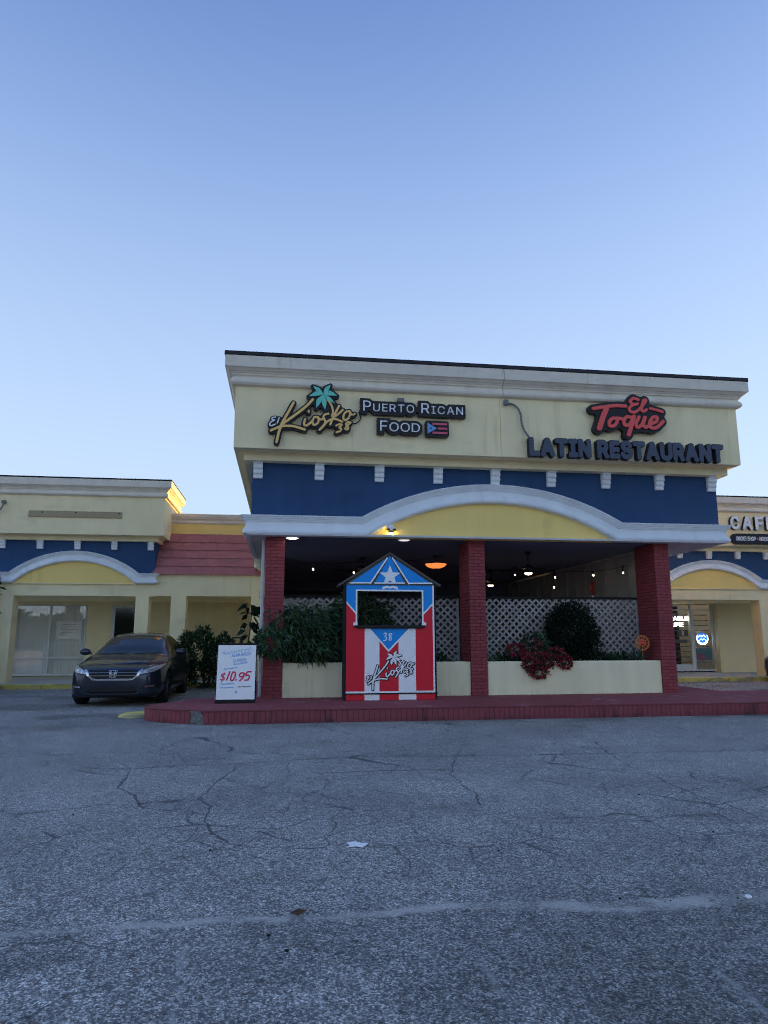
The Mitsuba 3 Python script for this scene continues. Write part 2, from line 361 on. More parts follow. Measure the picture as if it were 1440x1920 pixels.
def leaf_part(parent, name, lv, mat='leaf'):
    ms = [l[0] for l in lv]; cs = np.vstack([l[1] for l in lv])
    return part(parent, name, cat(ms), mat, False, color=cs)

def blob_points(n, centre, radii, seed, shell=0.55, lumps=0.25, half=False):
    r = np.random.default_rng(seed); d = r.normal(size=(n, 3)); d /= np.linalg.norm(d, axis=1)[:, None]
    if half: d[:, 2] = np.abs(d[:, 2])
    k = 1-lumps+2*lumps*meshkit.fbm(d*2.3+seed, 3, seed)
    rad = (shell+(1-shell)*r.random(n)**0.6)*k
    return np.array(centre)+d*rad[:, None]*np.array(radii), d

# ------------------------------------------------------------------ ground, pavements, deck
DZ = 0.21                                   # top of the red deck
structure('ground', grid(np.array([[(x, y, 0.0) for y in (-300, -20, 0, 30, 400)] for x in (-300, -20, 20, 300)])), 'asphalt', 'cracked grey asphalt of the car park with a sandy seam across it')
structure('sidewalk', cat([bbox(-14, -0.72, 20.44, 24.4, -0.05, 0.12)]), 'concrete', 'concrete walk in front of the left shop behind the yellow kerb')
structure('sidewalk', bbox(9.0, 32, 20.44, 24.4, -0.05, 0.12), 'concrete', 'concrete walk in front of the right shop')
for nm, a, b in (('left', -14.0, -0.74), ('right', 9.0, 32.0)):
    segs = []; x = a
    while x < b-0.01:
        e = min(b, x+1.52); segs.append(bbox(x, e-0.012, 20.29, 20.437, -0.05, 0.125, 0.015)); x = e
    structure('kerb', cat(segs), 'kerb_yellow', f'worn yellow painted kerb in front of the {nm} shop')

def deck_outline(inset=0.0):
    pts = [(-1.18, 11.47), (-1.46, 11.62), (-1.80, 11.82), (-2.10, 12.08), (-2.26, 12.40), (-2.22, 12.72), (-2.02, 13.05), (-1.72, 13.8), (-0.9, 14.3), (-0.72, 15.0), (-0.72, 26.0), (9.2, 26.0), (9.2, 14.1), (16.0, 14.1), (16.0, 11.47)]
    return Polygon(pts).buffer(-inset) if inset else Polygon(pts)
deck = structure('deck', prism_z(deck_outline(0.045), -0.05, DZ), 'deck_red', 'red painted raised deck in front of the restaurant')
# the deck's face: a course of upright bricks under a thin lip
edge = [(16.0, 11.47), (-1.18, 11.47), (-1.46, 11.62), (-1.80, 11.82), (-2.10, 12.08), (-2.26, 12.40), (-2.22, 12.72), (-2.02, 13.05)]
line = LineString(edge); s = 16.0-10.3
far_bricks = []
while s < line.length-0.05:
    w = 0.086*(0.97+0.06*RNG.random()); p, q = line.interpolate(s), line.interpolate(min(s+w, line.length))
    dx, dy = q.x-p.x, q.y-p.y; L = math.hypot(dx, dy); tx, ty = dx/L, dy/L
    mx, my = (p.x+q.x)/2, (p.y+q.y)/2
    if not (-1.46 < mx < -1.20 and my < 11.7):
        out = 0.004*RNG.random()
        m = bbox(-L/2+0.0016, L/2-0.0016, -0.05, 0.0, -0.04, DZ-0.016-0.004*RNG.random(), 0.005)
        R = np.eye(4); R[:2, :2] = [[tx, -ty], [ty, tx]]          # local +y points out to the car park
        R[0, 3], R[1, 3] = mx-ty*out, my+tx*out
        m.apply_transform(R)
        if mx < 9.5: part(deck, 'brick', m, 'deck_brick')
        else: far_bricks.append(m)
    s += w
lip = line.buffer(0.012, cap_style=2, join_style=2).difference(Point(-1.33, 11.55).buffer(0.14))
part(deck, 'lip', prism_z(lip.intersection(sbox(-3, 10, 16, 14)), DZ-0.014, DZ+0.003), 'deck_red')
cp_ = np.array([(-1.50, 11.66, -0.02), (-1.15, 11.49, -0.02), (-1.155, 11.485, 0.05), (-1.21, 11.51, 0.13), (-1.26, 11.535, 0.185), (-1.46, 11.645, 0.19), (-1.40, 11.62, 0.197), (-1.5, 11.8, -0.02), (-1.15, 11.7, -0.02), (-1.25, 11.7, 0.197), (-1.45, 11.8, 0.197)])
part(deck, 'concrete_core', trimesh.convex.convex_hull(cp_), 'rubble', label='broken corner of the deck showing bare grey concrete')
mound = [(0.02*0, 0.06), (0.12, 0.058), (0.2, 0.05), (0.27, 0.03), (0.31, -0.01)]
m = lathe(mound[::1], 0, 0, 20); m.vertices[:, 1] *= 1.5; m.vertices[:, 0] *= 1.0; m.apply_translation((-2.5, 13.05, 0.0))
single('kerb_stub', 'low yellow painted concrete kerb stub at the left end of the red deck', 'kerb', m, 'kerb_yellow', 50)

# ------------------------------------------------------------------ the restaurant
rb = thing('restaurant_building', 'tall cream and navy restaurant front with white arched band and brick columns', 'building')
AX0, AX1 = -0.68, 9.09
YB = 13.5
JO = 4.2
part(rb, 'parapet', cat([box(-1.02, JO-0.006, 13.0, 20.5, 4.86, 6.30), box(JO+0.006, 9.37, 13.0, 20.5, 4.86, 6.30), box(JO-0.05, JO+0.05, 13.02, 20.4, 4.88, 6.2)]), 'cream', label='cream signboard wall under the white cornice')
CORN = [(0.0, 6.07), (0.035, 6.075), (0.07, 6.09), (0.095, 6.12), (0.10, 6.15), (0.09, 6.185), (0.065, 6.22), (0.045, 6.25), (0.045, 6.275), (0.075, 6.278), (0.078, 6.315), (0.10, 6.318), (0.108, 6.345), (0.135, 6.348), (0.15, 6.37), (0.18, 6.395), (0.20, 6.40), (0.20, 6.625)]
def fine(pr): return pr
part(rb, 'cornice', moulding(-1.02, JO+0.045, 13.0, 20.5, CORN, True, False), 'cornice_grey', 25)
part(rb, 'cornice', moulding(JO+0.052, 9.37, 13.0, 20.5, CORN, False, True), 'cornice_grey', 25)
part(rb, 'roof_cap', bbox(-1.02-0.215, 9.37+0.215, 12.785, 20.7, 6.62, 6.705, 0.012), 'cap_dark')
part(rb, 'trim_board', box(-0.84, 9.26, 13.3, 20.5, 4.70, 4.86), 'cream')
bw = sbox(AX0, 3.275, AX1, 4.70)
part(rb, 'blue_wall', cat([box(AX0, AX1, YB, 20.5, 3.64, 4.70), box(AX0, AX1, YB, YB+0.3, 3.275, 3.64)]), 'blue')
for i in range(9):
    xc = -0.57+i*1.1925
    pr = [(YB+0.01, 4.38), (YB-0.05, 4.38), (YB-0.062, 4.40), (YB-0.05, 4.43), (YB-0.055, 4.455), (YB-0.085, 4.47), (YB-0.09, 4.50), (YB-0.075, 4.53), (YB-0.08, 4.555), (YB-0.11, 4.57), (YB-0.115, 4.60), (YB-0.10, 4.63), (YB-0.105, 4.655), (YB-0.135, 4.67), (YB-0.14, 4.698), (YB+0.01, 4.698)]
    part(rb, 'bracket', prism_x(Polygon(pr), xc-0.09, xc+0.09), 'trim_white')

def arc(c, half, z0, rise, n):
    R = (half*half+rise*rise)/(2*rise); a = math.asin(half/R)
    t = np.linspace(-a, a, n); return np.column_stack([c+R*np.sin(t), z0+rise-R+R*np.cos(t)])

def arch_band(xl, xr, c, ho, hi, zo, zi, rise, yb, prof, n=40):
    """moulded white band: straight, arch, straight; prof rows are (share of the height, outward offset); rounded returns at both ends"""
    xl2, xr2 = [xl], [xr]
    O = np.vstack([[(xl, zo)], arc(c, ho, zo, rise, n), [(xr, zo)]]); I = np.vstack([[(xl, zi)], arc(c, hi, zi, rise, n), [(xr, zi)]])
    rows = []
    for t, o in prof:
        P = I+(O-I)*t
        front = np.column_stack([P[:, 0], np.full(len(P), yb-o), P[:, 1]])
        a, b = front[0].copy(), front[-1].copy(); a[0] -= o; b[0] += o
        front[0] = a; front[-1] = b
        a2, b2 = a.copy(), b.copy(); a2[1] = yb+0.35; b2[1] = yb+0.35
        rows.append(np.vstack([a2, front, b2]))
    return grid(np.array(rows))[0] if False else grid(np.array(rows))
BAND = [(0.0, 0.0), (0.0, 0.085), (0.03, 0.115), (0.08, 0.138), (0.15, 0.148), (0.22, 0.145), (0.30, 0.128), (0.40, 0.105), (0.50, 0.092), (0.60, 0.086), (0.68, 0.088), (0.705, 0.112), (0.765, 0.116), (0.775, 0.134), (0.84, 0.138), (0.855, 0.158), (0.93, 0.162), (0.94, 0.182), (1.0, 0.186), (1.0, 0.0)]
part(rb, 'arched_band', arch_band(AX0, AX1, 4.14, 2.69, 2.56, 3.64, 3.26, 0.72, YB, BAND, 48), 'trim_white', 28)
pan = Polygon(np.vstack([arc(4.14, 2.57, 3.262, 0.722, 48)]))
part(rb, 'arch_panel', prism(pan, YB-0.03, YB+0.05), 'yellow', label='yellow panel filling the arch')
part(rb, 'panel_edge', box(1.6, 6.69, YB-0.045, YB+0.1, 3.255, 3.285), 'yellow')
# porch ceiling, soffit strips, porch walls
part(rb, 'soffit', cat([box(AX0-0.05, AX1+0.05, 13.37, 13.62, 3.262, 3.30), box(AX0-0.05, -0.30, 13.62, 20.5, 3.262, 3.30), box(8.0, AX1+0.05, 13.62, 20.5, 3.262, 3.30)]), 'soffit')
for xa in (AX0-0.10, AX1+0.02): part(rb, 'side_band', box(xa, xa+0.08, 13.86, 20.5, 3.25, 3.64), 'trim_white')
part(rb, 'porch_ceiling', box(-0.30, 8.0, 13.62, 24.9, 3.285, 3.33), 'ceiling_dark')
part(rb, 'back_wall', cat([box(-0.35, 9.2, 24.6, 24.8, DZ, 2.25), box(-0.35, 9.2, 24.6, 24.8, 2.92, 3.28), box(-0.35, -0.2, 24.6, 24.8, 2.25, 2.92), box(3.6, 9.2, 24.6, 24.8, 2.25, 2.92)]), 'ceiling_dark')
for i in range(3):
    w = part(rb, 'window', cat([box(-0.2+i*1.27, -0.2+(i+1)*1.27, 24.57, 24.62, z, z+0.05) for z in (2.22, 2.90)]+[box(-0.2+i*1.27, -0.15+i*1.27, 24.57, 24.62, 2.25, 2.9)]), 'black')
    part(w, 'pane', box(-0.15+i*1.27, -0.2+(i+1)*1.27, 24.60, 24.61, 2.27, 2.90), 'dark_glass')
part(rb, 'left_wall', cat([box(-0.60, -0.40, 17.5, 24.6, DZ, 3.26), box(-0.52, -0.40, 14.6, 17.5, 2.15, 2.3)]), 'cream')
part(rb, 'right_wall', cat([box(8.05, 8.2, 14.52, 24.6, DZ, 3.26)]+[box(8.02, 8.05, y, y+0.035, DZ, 3.26) for y in np.arange(14.9, 24.4, 0.61)]), 'grey_wall')
part(rb, 'rear_block', box(-1.0, 9.3, 24.9, 34, 0, 5.45), 'cream')
part(rb, 'raised_shade_block', box(-0.9, 9.2, 20.51, 24.89, 3.35, 5.72), 'cream')  # unseen block, raised to shade the wall under the left shop cornice
for x, k in ((0.12, 2.6), (2.33, 0.35)):
    l = part(rb, 'ceiling_light', lathe([(0.0, 3.262), (0.135, 3.262), (0.135, 3.245), (0.12, 3.238), (0.118, 3.232)], x, 13.60), 'white_paint')
    part(l, 'lens', lamp_mesh([(0.115, 3.236), (0.08, 3.222), (0.0, 3.216)], x, 13.60), 'white_paint', 40, emitter=emit((1.0, 0.9, 0.86), 0.16*k))
# the security floodlight throws its light on to the yellow panel
fl = thing('floodlight', 'small white security floodlight with black base on the yellow arch panel', 'lamp')
fx, fz = 2.04, 3.40
part(fl, 'mount', lathe([(0, fz-0.045), (0.05, fz-0.045), (0.05, fz-0.015), (0, fz-0.015)], fx, YB-0.09), 'black')
part(fl, 'arm', box(fx-0.012, fx+0.012, YB-0.09, YB-0.03, fz-0.035, fz-0.02), 'black')
hm = trimesh.creation.icosphere(2, 0.075); hm.vertices[:, 2] *= 0.85; hm.apply_translation((fx, YB-0.10, fz+0.04))
part(fl, 'head', hm, 'letter_white', True)
for sx in (-1, 1):
    part(fl, 'eye', lathe([(0.0, fz-0.01), (0.03, fz-0.01), (0.035, fz+0.02), (0.0, fz+0.03)], fx+sx*0.055, YB-0.14), 'black')
lm = trimesh.creation.cylinder(0.035, 0.012, sections=16); lm.apply_translation((fx, YB-0.085, fz-0.055))
part(fl, 'lens', lm, 'white_paint', emitter=emit((1.0, 0.72, 0.22), 5.5))

def brick_column(x0, x1, y0, y1, rb=rb):
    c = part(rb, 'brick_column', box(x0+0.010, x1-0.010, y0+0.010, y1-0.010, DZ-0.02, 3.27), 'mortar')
    H, B, J = 0.0665, 0.2, 0.010
    z, row, rest = DZ+0.002, 0, []
    while z < 3.262:
        zt = min(z+H-J, 3.266)
        def br(a, b, c0, d, inst=True):
            o = 0.0025*RNG.random()
            m = box(a-o*(a == x0), b+o*(b == x1), c0-o*(c0 == y0), d, z, zt)
            if inst: part(c, 'brick', m, 'brick')
            else: rest.append(m)
        split = x0+(0.205 if row % 2 == 0 else 0.098)
        br(x0, split-J/2, y0, y0+0.095); br(split+J/2, x1, y0, y0+0.095)
        y = y0+0.095+J; first = True
        for side, inst in ((x0, x0 > 1), (x1, x0 < 1)):
            y = y0+0.095+J; n = 0
            while y < y1-0.02:
                ye = min(y1, y+(0.095 if (n == 0 and row % 2) else B))
                if side == x0: br(x0, x0+0.095, y, ye-J, inst)
                else: br(x1-0.095, x1, y, ye-J, inst)
                y = ye; n += 1
        z += H; row += 1
    part(c, 'hidden_bricks', cat(rest), 'brick', stuff=True)
    return c
brick_column(-0.385, -0.02, 13.66, 14.46)
brick_column(3.66, 3.99, 13.66, 14.46)
brick_column(7.665, 7.985, 13.66, 14.52)

# ------------------------------------------------------------------ planters and lattice
def planter(x0, x1, label):
    p = thing('planter_wall', label, 'planter')
    part(p, 'front_wall', bbox(x0, x1, 13.69, 13.84, DZ-0.01, 0.855, 0.014), 'planter_cream')
    part(p, 'end_wall', bbox(x0, x0+0.12, 13.84, 14.5, DZ-0.01, 0.85), 'planter_cream')
    part(p, 'end_wall', bbox(x1-0.12, x1, 13.84, 14.5, DZ-0.01, 0.85), 'planter_cream')
    part(p, 'soil', grid(np.array([[(x, y, 0.79+0.04*meshkit.noise([x*3, y*3, 0])) for y in np.linspace(13.84, 14.55, 5)] for x in np.linspace(x0+0.1, x1-0.1, 20)])), 'soil', True)
planter(-0.015, 3.655, 'cream stucco planter wall behind the flag kiosk')
planter(3.995, 7.66, 'long cream stucco planter wall with red flowers hanging over it')

def lattice(x0, x1, label):
    p = thing('lattice_screen', label, 'lattice', 'lattice screens between the brick columns')
    z0, z1, y = 0.80, 2.15, 14.58
    zone = sbox(x0, z0, x1, z1)
    part(p, 'top_rail', box(x0-0.02, x1+0.02, y-0.03, y+0.05, z1-0.005, z1+0.04), 'black_rough')
    for xs in (x0, x1-0.04): part(p, 'stile', box(xs, xs+0.04, y-0.015, y+0.03, z0, z1-0.006), 'lattice_wood')
    step = 0.150
    for sgn, yy in ((1, y), (-1, y+0.009)):
        c = -4.0
        while c < 14:
            q_ = 0.012*RNG.normal(); ln = LineString([(c+q_, z0-0.1), (c+sgn*1.6+0.012*RNG.normal(), z0+1.5)]).buffer(0.0200, cap_style=2).intersection(zone.buffer(-0.003))
            if not ln.is_empty and ln.area > 1e-3: part(p, 'slat', prism(ln, yy, yy+0.008), 'lattice_wood')
            c += step
lattice(-0.02, 3.66, 'wooden diagonal lattice screen left of the middle brick column')
lattice(3.99, 7.70, 'wooden diagonal lattice screen right of the middle brick column')
labels['lattice_screen'].pop('group'); labels['lattice_screen_001'].pop('group')

# ------------------------------------------------------------------ the shop wings
def shop(xc, name, label):
    b = thing(name, label, 'building')
    X0, X1 = xc-2.16, xc+2.16
    part(b, 'beam', box(X0-0.02, X1+0.02, 21.0, 21.45, 2.525, 3.20), 'cream')
    part(b, 'blue_wall', box(X0, X1, 20.985, 23.0, 3.16, 4.095), 'blue')
    part(b, 'trim_board', box(xc-2.25, xc+2.25, 20.85, 23.0, 4.095, 4.235), 'cream')
    part(b, 'parapet', box(xc-2.43, xc+2.43, 20.58, 23.2, 4.235, 5.50), 'cream')
    pr = [(o*0.9, 5.33+(z-6.07)*0.86) for o, z in CORN]
    part(b, 'cornice', moulding(xc-2.43, xc+2.43, 20.58, 23.2, pr), 'cornice_grey', 25)
    part(b, 'roof_cap', bbox(xc-2.43-0.19, xc+2.43+0.19, 20.39, 23.3, 5.805, 5.85, 0.01), 'cap_dark')
    yb = 20.965
    for i in range(5):
        x = xc+(i-2)*1.03*0.985
        q = [(yb+0.02, 3.85), (yb-0.05, 3.85), (yb-0.06, 3.87), (yb-0.05, 3.91), (yb-0.075, 3.93), (yb-0.08, 3.96), (yb-0.065, 3.99), (yb-0.09, 4.01), (yb-0.095, 4.05), (yb-0.09, 4.094), (yb+0.02, 4.094)]
        part(b, 'bracket', prism_x(Polygon(q), x-0.08, x+0.08), 'trim_white')
    part(b, 'arched_band', arch_band(xc-2.14, xc+2.14, xc, 1.75, 1.66, 3.17, 2.87, 0.62, 20.985, [(t, o*0.95) for t, o in BAND], 40), 'trim_white', 28)
    part(b, 'arch_panel', prism(Polygon(arc(xc, 1.67, 2.872, 0.62, 40)), 20.955, 21.05), 'yellow')
    part(b, 'panel_edge', box(xc-1.66, xc+1.66, 20.94, 21.02, 2.858, 2.885), 'cream')
    for x0, x1 in ((xc-1.97, xc-1.63), (xc+1.68, xc+2.05)):
        part(b, 'pier', box(x0, x1, 21.003, 21.45, 0.12, 2.525), 'cream')
    return b

def annex(b, x0, x1, yr=21.9):
    """the low link with its shingled mansard"""
    part(b, 'link_beam', box(x0, x1, 21.0, 21.4, 2.54, 3.17), 'cream')
    part(b, 'link_wall', box(x0, x1, yr, 23.0, 4.44, 4.95), 'yellow')
    part(b, 'link_cornice', moulding(x0, x1, yr, 22.9, [(0, 4.80), (0.03, 4.81), (0.05, 4.84), (0.045, 4.90), (0.05, 4.93), (0.09, 4.95), (0.095, 4.99), (0.12, 5.01), (0.125, 5.10), (-0.2, 5.12)], False, False), 'cornice_grey', 25)
    m = part(b, 'mansard', grid(np.array([[(x0, 20.97, 3.17), (x0, yr+0.02, 4.47)], [(x1, 20.97, 3.17), (x1, yr+0.02, 4.47)]])), 'shingle')
    z0, y0 = 3.16, 20.93; n = 5; dz, dy = 1.31/n, (yr+0.0-20.95)/n
    for r in range(n):
        x = x0-(r % 2)*0.25-0.2*RNG.random()
        while x < x1:
            w = 0.52*(0.6+0.8*RNG.random()); a, e = max(x, x0)+0.002, min(x+w, x1)-0.002; x += w
            if e-a < 0.03: continue
            o = 0.008*RNG.random(); zz = z0+r*dz; yy = y0+r*dy
            pr = Polygon([(yy-o-0.035, zz-0.006*RNG.random()), (yy+0.05, zz), (yy+dy+0.045, zz+dz+0.02), (yy+dy+0.01, zz+dz+0.02)])
            part(m, 'shingle', prism_x(pr, a, e), 'shingle')

left = shop(-5.92, 'shop_building', 'low cream and navy shop wing left of the restaurant with red shingled link')
annex(left, -3.80, -0.70)
annex(left, -11.2, -8.05)
part(left, 'pier', box(-3.255, -2.83, 21.003, 21.45, 0.12, 2.54), 'cream')
part(left, 'pier', box(-0.98, -0.72, 21.003, 21.45, 0.12, 2.54), 'cream')
part(left, 'pier', box(-11.3, -10.9, 21.003, 21.45, 0.12, 2.54), 'cream')
right = shop(13.65, 'shop_building', 'low cream and navy shop wing right of the restaurant with illuminated cafe letters')
annex(right, 9.12, 11.5); annex(right, 15.82, 20.0)
part(right, 'pier', box(19.6, 20.0, 21.003, 21.45, 0.12, 2.54), 'cream')
part(right, 'pier', box(9.15, 9.5, 21.003, 21.45, 0.12, 2.54), 'cream')
# the wing carried on outside the frame, added to block the low sun
part(right, 'added_far_wing', box(20.02, 42, 21.0, 27, 0.1, 5.6), 'cream')
# outside the frame on the right: an added building, invented to keep the low sun off the car park
ob = thing('added_sun_blocker', 'added two storey cream block outside the frame on the right that blocks the low sun', 'building')
part(ob, 'wall', box(45, 58, -12, 40, 0, 8.9), 'cream'); part(ob, 'roof', box(44.7, 58.3, -12.3, 40.3, 8.9, 9.1), 'cap_dark')
for j in range(8):
    for zz in (1.0, 5.2): part(ob, 'window', box(44.96, 45.02, -9+6*j, -6.5+6*j, zz, zz+1.9), 'dark_glass')

# covered walk of the left shop
part(left, 'walk_ceiling', box(-11.2, -0.72, 21.45, 24.3, 2.53, 2.60), 'cream')
part(left, 'shopfront_wall', prism(sbox(-11.5, 0.1, -0.62, 2.55).difference(sbox(-8.68, 0.0, -6.40, 2.43)).difference(sbox(-5.62, 0.0, -4.66, 2.43)), 24.3, 24.5), 'cream')
part(left, 'upper_block', cat([box(-11.4, -0.75, 23.2, 24.6, 2.62, 3.4), box(-11.4, -0.75, 24.6, 32, 0.1, 4.2)]), 'cream')
def window(b, x0, x1, z0, z1, y, bars_x=(), bars_z=(), label=None, glass='glass_pane'):
    fr = [box(x0, x0+0.05, y-0.03, y+0.05, z0, z1), box(x1-0.05, x1, y-0.03, y+0.05, z0, z1), box(x0+0.05, x1-0.05, y-0.028, y+0.048, z0, z0+0.055), box(x0+0.05, x1-0.05, y-0.028, y+0.048, z1-0.045, z1)]
    fr += [box(x-0.03, x+0.03, y-0.035, y+0.045, z0+0.055, z1-0.045) for x in bars_x]
    fr += [box(x0+0.05, x1-0.05, y-0.026, y+0.04, z-0.025, z+0.025) for z in bars_z]
    w = part(b, 'window', cat(fr), 'window_frame', label=label)
    xs = [x0+0.05]+[v for x in bars_x for v in (x-0.03, x+0.03)]+[x1-0.05]; zs = [z0+0.055]+[v for z in bars_z for v in (z-0.025, z+0.025)]+[z1-0.045]
    for i in range(0, len(xs), 2):
        for j in range(0, len(zs), 2):
            g = np.array([[(xs[i], y, zs[j]), (xs[i], y, zs[j+1])], [(xs[i+1], y, zs[j]), (xs[i+1], y, zs[j+1])]])
            part(w, 'pane', grid(g), glass)
    return w
wl = window(left, -8.66, -6.41, 0.16, 2.43, 24.33, (-7.54,), (0.72,))
for x in np.arange(-8.58, -6.45, 0.092):
    a = 0.62+0.2*RNG.random(); c, s_ = math.cos(a)*0.05, math.sin(a)*0.02
    part(wl, 'blind_slat', grid(np.array([[(x-c, 24.46-s_, 0.2), (x-c, 24.46-s_, 2.40)], [(x+c, 24.46+s_, 0.2), (x+c, 24.46+s_, 2.40)]])), 'blinds')
po = thing('window_notice', 'white notice with small grey text taped inside the left shop window', 'poster')
part(po, 'sheet', box(-7.36, -6.56, 24.375, 24.38, 1.31, 1.885), 'poster_white')
ln = []
for i, (a, b_) in enumerate(((-7.18, -6.74), (-7.22, -6.78), (-7.24, -6.68), (-7.22, -6.82), (-7.28, -7.02))):
    z = 1.79-i*0.085; xx = np.linspace(a, b_, 26)
    ln.append(LineString(np.column_stack([xx, z+0.012*np.sin(xx*90+i)*RNG.random(26)])).buffer(0.007))
part(po, 'lines', prism(unary_union(ln), 24.3715, 24.3745), 'ink_grey')
dr_ = part(left, 'door', cat([box(-5.62, -5.52, 24.27, 24.4, 0.12, 2.43), box(-4.76, -4.66, 24.27, 24.4, 0.12, 2.43), box(-5.52, -4.76, 24.272, 24.398, 2.34, 2.43), box(-5.52, -4.76, 24.272, 24.398, 0.12, 0.32)]), 'window_frame')
part(dr_, 'pane', box(-5.52, -4.76, 24.31, 24.32, 0.32, 2.34), 'dark_glass')
part(dr_, 'handle', tube([(-5.44, 24.24, 0.9), (-5.44, 24.22, 0.95), (-5.44, 24.22, 1.3), (-5.44, 24.24, 1.35)], 0.012), 'chrome', 40)

# covered walk of the right shop
part(right, 'walk_ceiling', box(9.12, 20.0, 21.45, 24.3, 2.53, 2.60), 'cream')
for a_, b_, c_, d_ in ((15.30, 17.5, 23.3, 23.7), (9.2, 12.4, 23.3, 23.7), (17.5, 20.0, 24.3, 24.6)): part(right, 'shopfront_wall', box(a_, b_, c_, d_, 0.1, 2.55), 'cream')
part(right, 'shop_room', cat([box(12.3, 15.4, 26.0, 26.1, 0.1, 2.55), box(12.3, 15.4, 23.7, 26.1, 0.1, 0.13)]), 'interior_dark')
part(right, 'upper_block', cat([box(9.15, 20.0, 23.2, 24.6, 2.62, 3.4), box(9.15, 20.0, 26.2, 32, 0.1, 4.2)]), 'cream')
wr = window(right, 12.42, 15.27, 0.16, 2.62, 23.55, (14.42,), (2.30,), glass='door_glass')
part(wr, 'door_rail', cat([box(12.5, 14.36, 23.52, 23.6, 0.19, 0.40), box(14.36, 14.5, 23.50, 23.61, 0.17, 2.28)]), 'window_frame')
for z in np.arange(0.45, 2.55, 0.185):
    part(wr, 'shelf', box(12.5, 15.2, 23.72, 23.78, z, z+0.022), 'shelf_grey')
for x0, x1, z0, z1, w in ((13.9, 14.05, 1.38, 1.60, 'left of two upright grey stickers on the glass door'), (14.15, 14.30, 1.38, 1.60, 'right of two upright grey stickers on the glass door'), (13.7, 14.25, 1.14, 1.26, 'wide grey sticker low on the glass door')):
    single('window_sticker', w, 'sticker', box(x0, x1, 23.565, 23.568, z0, z1), 'shelf_grey')
tp = thing('shop_poster', 'teal poster with dark red shapes low in the right shop window', 'poster')
part(tp, 'sheet', box(14.55, 15.15, 23.565, 23.569, 0.52, 0.95), 'teal_print')
for i, x in enumerate((14.62, 14.72, 14.86)): part(tp, 'print', box(x, x+0.06, 23.556, 23.56, 0.54, 0.80-0.05*i), 'sign_red')
ns = thing('neon_text_sign', 'glowing white neon lettering in the door of the right shop', 'neon sign')
part(ns, 'upper_word', prism(fit(text_poly('DISPOSABLE', 0.12, True, 0.004), 12.92, 14.36, 1.93, 2.075), 23.60, 23.62), 'white_paint', emitter=emit((1.0, 0.95, 0.85), 0.22))
part(ns, 'lower_word', prism(fit(text_poly('VAPE', 0.12, True, 0.004), 13.45, 14.17, 1.70, 1.865), 23.60, 23.62), 'white_paint', emitter=emit((1.0, 0.95, 0.85), 0.22))
nr = thing('neon_round_sign', 'round blue and white neon emblem in the right shop window', 'neon sign')
nx, nz = 14.86, 1.29
part(nr, 'disc', prism(Point(nx, nz).buffer(0.21), 23.625, 23.635), 'flag_blue', emitter=emit((0.01, 0.04, 0.22), 0.12))
ring = Point(nx, nz).buffer(0.225).difference(Point(nx, nz+0.045).buffer(0.20)).difference(sbox(nx-0.11, nz+0.02, nx+0.11, nz+0.4))
part(nr, 'crescent', prism(ring, 23.605, 23.62), 'white_paint', emitter=emit((0.75, 0.85, 1.0), 0.25))
zig = LineString([(nx-0.15, nz+0.06), (nx-0.08, nz+0.11), (nx-0.01, nz+0.07), (nx+0.06, nz+0.12), (nx+0.13, nz+0.06)]).buffer(0.022).union(LineString([(nx-0.12, nz-0.07), (nx-0.05, nz+0.0), (nx, nz-0.06), (nx+0.06, nz+0.0), (nx+0.12, nz-0.06)]).buffer(0.012))
part(nr, 'emblem', prism(zig, 23.603, 23.618), 'white_paint', emitter=emit((0.35, 0.55, 1.0), 0.16))

# ------------------------------------------------------------------ fixtures on the wings
bd = thing('mounting_board', 'bare tan board left on the parapet of the left shop', 'board')
part(bd, 'plank', bbox(-7.19, -4.67, 20.545, 20.578, 4.71, 4.89, 0.005), 'tan_board')
for x in (-6.85, -5.95, -4.76): part(bd, 'hole', box(x, x+0.05, 20.538, 20.55, 4.83, 4.86), 'black')
cd = thing('conduit_elbow', 'grey electrical conduit elbow at the left edge of the left parapet', 'conduit')
part(cd, 'pipe', tube(spline([(-8.15, 20.5, 4.74), (-8.0, 20.49, 4.80), (-7.88, 20.49, 4.95), (-7.86, 20.49, 5.08)]), 0.022), 'conduit_grey', 40)
part(cd, 'cap', bbox(-7.90, -7.80, 20.46, 20.56, 5.06, 5.15), 'conduit_grey')

cf = thing('cafe_letters', 'raised white letters reading CAFE on the right shop parapet', 'sign')
xs = 14.19
for ch, w in (('C', 0.38), ('A', 0.43), ('F', 0.36), ('E', 0.36)):
    g = fit(text_poly(ch, 0.4, True, 0.018), xs, xs+w-0.06, 4.75, 5.20)
    l = part(cf, 'letter', prism(g, 20.47, 20.574), 'letter_side'); part(l, 'face', prism(g.buffer(-0.004), 20.462, 20.469), 'letter_white'); xs += w+0.03
pl_ = thing('pill_sign', 'dark pill shaped sign reading SMOKE SHOP HOOKAH under the cafe letters', 'sign')
pill = LineString([(14.36, 4.455), (16.6, 4.455)]).buffer(0.17)
part(pl_, 'cabinet', prism(pill, 20.48, 20.575), 'letter_side')
part(pl_, 'lettering', prism(fit(text_poly('SMOKE SHOP - HOOKAH', 0.13, True, 0.002), 14.34, 15.62, 4.39, 4.53), 20.472, 20.479), 'letter_white')

